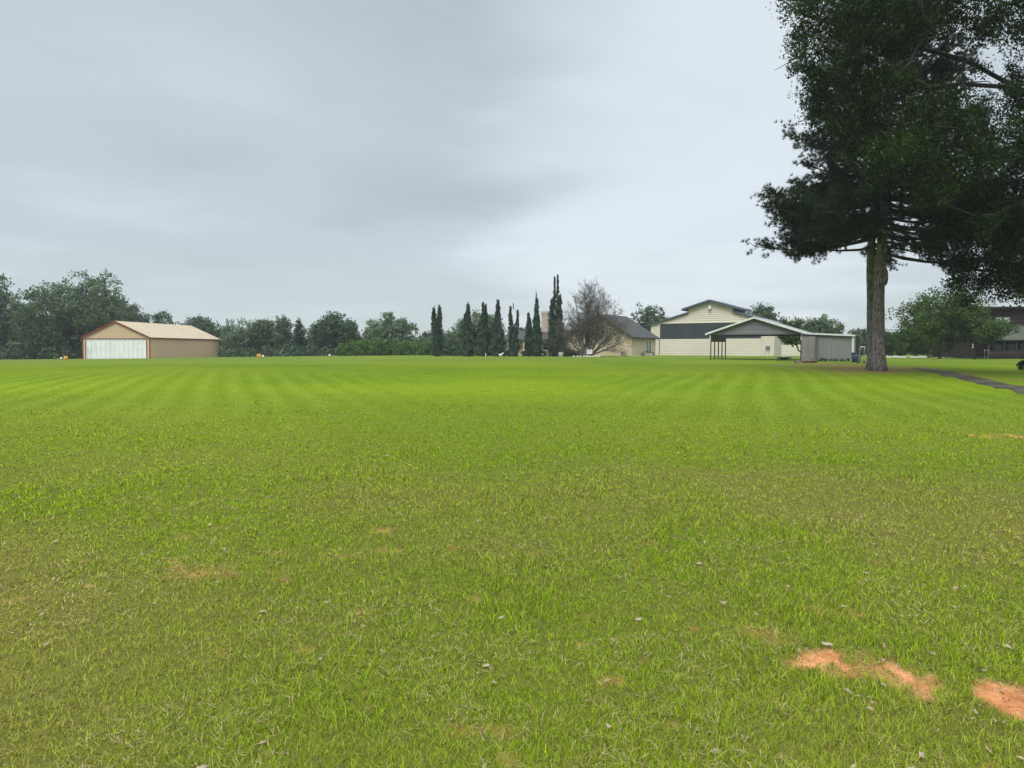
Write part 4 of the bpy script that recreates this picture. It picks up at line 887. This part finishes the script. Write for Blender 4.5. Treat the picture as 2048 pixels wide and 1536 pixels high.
mb = MB(F); siding(mb, lambda q: Wc/2*(q-ze+.12)/(zp-ze), lambda q: Wc-Wc/2*(q-ze+.12)/(zp-ze), ze-.12, zp-.12, 0, .36, .035)
mb.prism([(0,ze-.12),(Wc,ze-.12),(Wc/2,zp-.12)], .004, .03); part('gable_panel', mb, M['gableskin'], T)
mb = MB(F); mb.box(0, .05, .1, Dc, ze-.85, ze-.1)
for k in range(16): mb.box(-.02, 0, .2+k*.38, .24+k*.38, ze-.85, ze-.1)
part('side_panel', mb, M['grey'], T)
for k in range(5):
    y_ = .02+k*Dc*.245; q = F(0, y_, 0); mb = MB(F); mb.box(-.05, .05, y_, y_+.10, float(H(q[0],q[1]))-.1, ze-.1 if k == 0 else ze-.1); part('post', mb, M['dark'], T)
q = F(Wc, 0, 0)
for y_ in (0.02, Dc): 
    q = F(Wc, y_, 0); mb = MB(F); mb.box(Wc-.06, Wc+.06, y_, y_+.12, float(H(q[0],q[1]))-.1, ze-.1); part('post', mb, M['dark'], T)
mb = MB(F); mb.box(.0, Wc, Dc-.08, Dc, ze-.22, ze-.1); mb.box(.05, Wc-.05, -.0+.035, .09, ze-.24, ze-.125); part('beam', mb, M['dark'], T)
# lean-to
wl = 4.75; q0 = F(Wc+.1, 0, 0); zg2 = float(H(q0[0], q0[1])); z1, z2 = ze+.0, Z(669,73)
T = thing('lean_to_shed', (q0[0], q0[1], zg2), 'grey ribbed metal lean to shed joined to the right of the carport', 'shed')
mb = MB(F); a = Wc+.14; b = Wc+wl
mb.prism([(a, zg2-.2), (b, zg2-.2), (b, z2-.12), (a, z1-.14)], .12, .18); mb.box(b-.06, b, .18, Dc, zg2-.3, z2-.15); mb.box(a, a+.06, .18, Dc, zg2-.3, z1-.17)
k = a+.1
while k < b-.1: mb.box(k, k+.06, .05, .12, zg2-.1, z1+(z2-z1)*(k-a)/(b-a)-.2); k += .37
part('wall', mb, M['greywall'], T)
mb = MB(F); mb.slab([(a-.3,-.1,z1+.03),(b+.25,-.1,z2-.02),(b+.25,Dc+.2,z2-.02),(a-.3,Dc+.2,z1+.03)], .06); part('roof', mb, M['greywall'], T)
mb = MB(F); mb.slab([(a-.1,-.16,z1+.02),(b+.28,-.16,z2-.03),(b+.28,-.105,z2-.03),(a-.1,-.105,z1+.02)], .15); mb.box(b-.02, b+.16, .0, .11, zg2-.1, z2-.18); part('trim', mb, M['whitetrim'], T)
# tall resin cabinet
q = F(Wc+.25, -1.35, 0); F3 = frame((q[0], q[1], 0), ang_); zg3 = float(H(q[0], q[1])); T = thing('storage_cabinet', (q[0],q[1],zg3), 'tall taupe storage cabinet standing before the left end of the lean to', 'cabinet')
mb = MB(F3); mb.box(0, 1.25, .05, 1.1, zg3-.05, 3.0); part('body', mb, M['resin'], T)
mb = MB(F3); mb.slab([(-.06,-.02,3.07),(1.31,-.02,3.07),(1.31,1.14,3.07),(-.06,1.14,3.07)], .07); part('lid', mb, M['dark'], T)
for s in (0, 1):
    mb = MB(F3); mb.box(.04+s*.6, .61+s*.6, .0, .046, zg3+.08, 2.94); mb.box(.10+s*.6, .55+s*.6, -.012, -.002, zg3+.2, 1.7); mb.box(.10+s*.6, .55+s*.6, -.012, -.002, 1.82, 2.84); part('door', mb, M['resin'], T)
# clutter by the sheds
p = G(1615, 725.5); mb = MB(); mb.blob((p[0],p[1],p[2]), (.9,.5,.32), 4, 14, 8, .22); mb.blob((p[0]-.7,p[1]+.2,p[2]), (.5,.4,.2), 5, 12, 7, .22); mb.blob((p[0]+.2,p[1]-.2,p[2]+.1), (.45,.35,.3), 6, 11, 7, .25)
solo('soil_mound', mb, M['mound'], p, 'low brown heap of soil at the foot of the storage cabinet', 'soil heap')
p = G(1712, 724.5); T = thing('trash_barrel', p, 'dark blue grey plastic barrel between the shed corner and the pine', 'barrel')
mb = MB(); mb.lathe(p, [(.32,0),(.36,.05),(.42,.85)], 20); part('body', mb, M['bluegreyplastic'], T, True)
mb = MB(); mb.lathe((p[0],p[1],p[2]+.85), [(.45,0),(.46,.05),(.43,.06)], 20); part('rim', mb, M['bluegreyplastic'], T)
q = F(Wc+wl+.45, .6, 0); zq = float(H(q[0],q[1])); mb = MB(F); mb.box(Wc+wl+.28, Wc+wl+.62, .4, .48, zq+.4, Z(671,72)); mb.box(Wc+wl+.32, Wc+wl+.36, .42, .46, zq-.05, zq+.4); mb.box(Wc+wl+.54, Wc+wl+.58, .42, .46, zq-.05, zq+.4)
solo('dark_panel_board', mb, M['dark'], (q[0],q[1],zq), 'tall dark board standing just past the lean to corner post', 'board')
p = G(1686, 722); mb = MB(); mb.tube([(p[0],p[1]+.0,p[2]-.02),(p[0]+.05,p[1]+.35,Z(694,p[1]))],[.06,.055],7); solo('leaning_post', mb, M['dark'], p, 'dark post leaning on the ribbed wall of the lean to', 'post')
p = G(1690, 723.5); thicket('weed_clump', 'weeds growing along the foot of the ribbed lean to wall', 'weeds', [(1645,71.5,9,717,726),(1668,72,12,718,725),(1692,71.5,10,717,726)], 'oak', 60, 18, .05, .16, 55)
p = G(1725, 727); T = thing('hand_truck', p, 'pale hand truck half hidden by the left pine trunk', 'hand truck')
for s in (-.2, .2): mb = MB(); mb.tube([(p[0]+s-.15,p[1],p[2]),(p[0]+s+.1,p[1]+.3,p[2]+1.25)],[.025,.025],6); part('rail', mb, M['greywall'], T)
mb = MB(); mb.tube([(p[0]-.12,p[1]+.3,p[2]+1.2),(p[0]-.1,p[1]+.2,p[2]+1.45),(p[0]+.3,p[1]+.3,p[2]+1.45),(p[0]+.3,p[1]+.3,p[2]+1.2)],[.05,.05,.05,.05],6); part('handle', mb, M['whitetrim'], T)
for s in (-.42,.12): mb = MB(MBf := frame((p[0]+s,p[1],p[2]+.13),0)); mb.tube([(-.03,0,0),(.03,0,0)],[.13,.13],14); part('wheel', mb, M['dark'], T)
# fire bowl on the grass
p = G(1568, 722.3); T = thing('fire_bowl', p, 'black round fire bowl on a low stand, alone on the grass before the carport', 'fire bowl')
mb = MB(); mb.lathe((p[0],p[1],p[2]+.12), [(.12,0),(.35,.05),(.56,.18),(.62,.27),(.60,.27),(.5,.2),(.1,.12)], 22); part('bowl', mb, M['dark'], T, True)
mb = MB(); mb.lathe((p[0],p[1],p[2]+.38), [(.62,0),(.72,.01),(.72,.04),(.60,.04)], 22); part('rim', mb, M['greywall'], T)
for sx, sy in ((-.62,-.2),(.62,-.2),(-.5,.4),(.5,.4)): mb = MB(); mb.tube([(p[0]+sx,p[1]+sy,p[2]+.38),(p[0]+sx*1.08,p[1]+sy*1.08,p[2]-.03)],[.03,.025],6); part('leg', mb, M['dark'], T)

# ------------------------------------------------------------------ log cabin at the right
d = 100.0; HB = float(H(X(1990,d), d)); T = thing('log_cabin', (X(1990,d), d, HB), 'dark two storey log cabin with green grey porch roof at the right edge', 'cabin')
x = lambda px, dd=d: X(px, dd)
mb = MB()
def logs(x0, x1, y0, z0, z1, r=.15, ends=.25):
    k = z0+r
    i = 0
    while k < z1:
        e = ends*(1 if i % 2 else .25)
        mb.tube([(x0-e, y0, k), (x1, y0, k)], [r, r], 8); k += 2*r*.93; i += 1
def logsy(x0, y0, y1, z0, z1, r=.15):
    k = z0+r*1.9; i = 0
    while k < z1: mb.tube([(x0, y0-(.3 if i % 2 else .1), k), (x0, y1, k)], [r, r], 8); k += 2*r*.93; i += 1
logs(x(1932), x(1962), 101.5, HB, Z(668,101)); logsy(x(1962), 101.6, 104, HB, Z(655,103)); logsy(x(1932), 101.6, 108, HB, Z(668,101))
logs(x(1962), x(2250), 103.3, HB, Z(613,103)-.1)
logsy(x(1962,103.3), 103.3, 112, Z(655,103), Z(613,103)-.1)
part('wall', mb, M['log'], T)
mb = MB(); mb.slab([(x(1976,99),98.6,Z(679,98.6)),(x(2260,99),98.6,Z(679,98.6)),(x(2260,99),103.1,Z(651,103.1)),(x(1962,103),103.1,Z(651,103.1))], .12)
mb.slab([(x(1926,101),100.8,Z(671,101)),(x(1962,101),100.8,Z(671,101)),(x(1962,101),105,Z(650,105)),(x(1930,105),105,Z(650,105))], .12)
part('porch_roof', mb, M['cabroof'], T)
mb = MB(); mb.slab([(x(1953),102.4,Z(613,102.4)),(x(2260),102.4,Z(613,102.4)),(x(2260),112.6,Z(613,102.4)+.35),(x(1953),112.6,Z(613,102.4)+.35)], .28)
part('roof', mb, M['log'], T)
for a in (1990, 2005.5):
    mb = MB(); mb.box(X(a-.6,103), X(a+12.4,103), 103.02, 103.12, Z(647,103), Z(634.5,103)); wf = part('window', mb, M['logtrim'], T)
    mb = MB(); mb.box(X(a,103), X(a+12,103), 102.98, 103.015, Z(640,103), Z(635,103)); mb.box(X(a,103), X(a+12,103), 102.98, 103.015, Z(646.3,103), Z(641,103)); part('pane', mb, M['paleglass'], wf)
for a in (1976, 2008, 2033, 2062, 2095):
    mb = MB(); q = X(a, 99); mb.box(q-.09, q+.09, 98.92, 99.10, HB-.1, Z(681,99)); part('porch_post', mb, M['logtrim'], T)
mb = MB(); q0_, q1_ = X(1976,99), X(2260,99); mb.box(q0_,q1_,98.88,98.915,Z(713,99),Z(710.5,99)); mb.box(q0_,q1_,98.85,98.915,Z(702,99),Z(700.5,99))
mb.box(q0_,q1_,98.885,98.915,Z(709,99),Z(703,99)); part('railing', mb, M['logtrim'], T)
mb = MB(); mb.box(X(1962,99),X(2260,99),99.12,103,HB-.3,Z(713.5,99)); part('porch_floor', mb, M['log'], T)
for a in (1985, 2013, 2040):
    mb = MB(); mb.box(X(a,103.1),X(a+16,103.1),103.02,103.1,Z(707,103),Z(688,103)); part('window', mb, M['darkglass'], T)
mb = MB(); mb.box(X(1944,101),X(1948,101),101.2,101.3,HB+.1,HB+2.1); part('door', mb, M['dark'], T)
mb = MB(); mb.box(X(1946.3,101),X(1948.3,101),101.1,101.19,Z(696,101),Z(688,101)); part('porch_lamp', mb, M['whitetrim'], T)
for i, a in enumerate((1971.5, 1979)):
    p = (X(a,98), 98.2, HB); mb = MB(); mb.tube([(p[0],98.2,HB-.05),(p[0],98.2,HB+1.0)],[.02,.02],6); mb.blob((p[0],98.2,HB+1.1),(.12,.11,.09),i,10,6,.1); solo('lantern_stake', mb, M['greywall'], p, ['pale topped garden stake left of the cabin porch rail','pale topped garden stake nearest the cabin porch rail'][i], 'garden stake', 'pale topped stakes by the cabin')

# ------------------------------------------------------------------ humid air
HAZE = 0.0003
if HAZE:
    mb = MB(); mb.box(-330, 330, -30, 330, -2.2, 34)
    m = bpy.data.materials.new('haze'); m.use_nodes = True; t = m.node_tree; t.nodes.clear(); o = nd(t, 'ShaderNodeOutputMaterial'); vp = nd(t, 'ShaderNodeVolumePrincipled')
    vp.inputs['Density'].default_value = HAZE; vp.inputs['Color'].default_value = (.86,.92,.96,1); t.links.new(vp.outputs[0], o.inputs['Volume'])
    h = link('haze', mb.v, mb.f, m); tag(h, 'pale humid air over the lawn and trees', 'haze', kind='stuff')
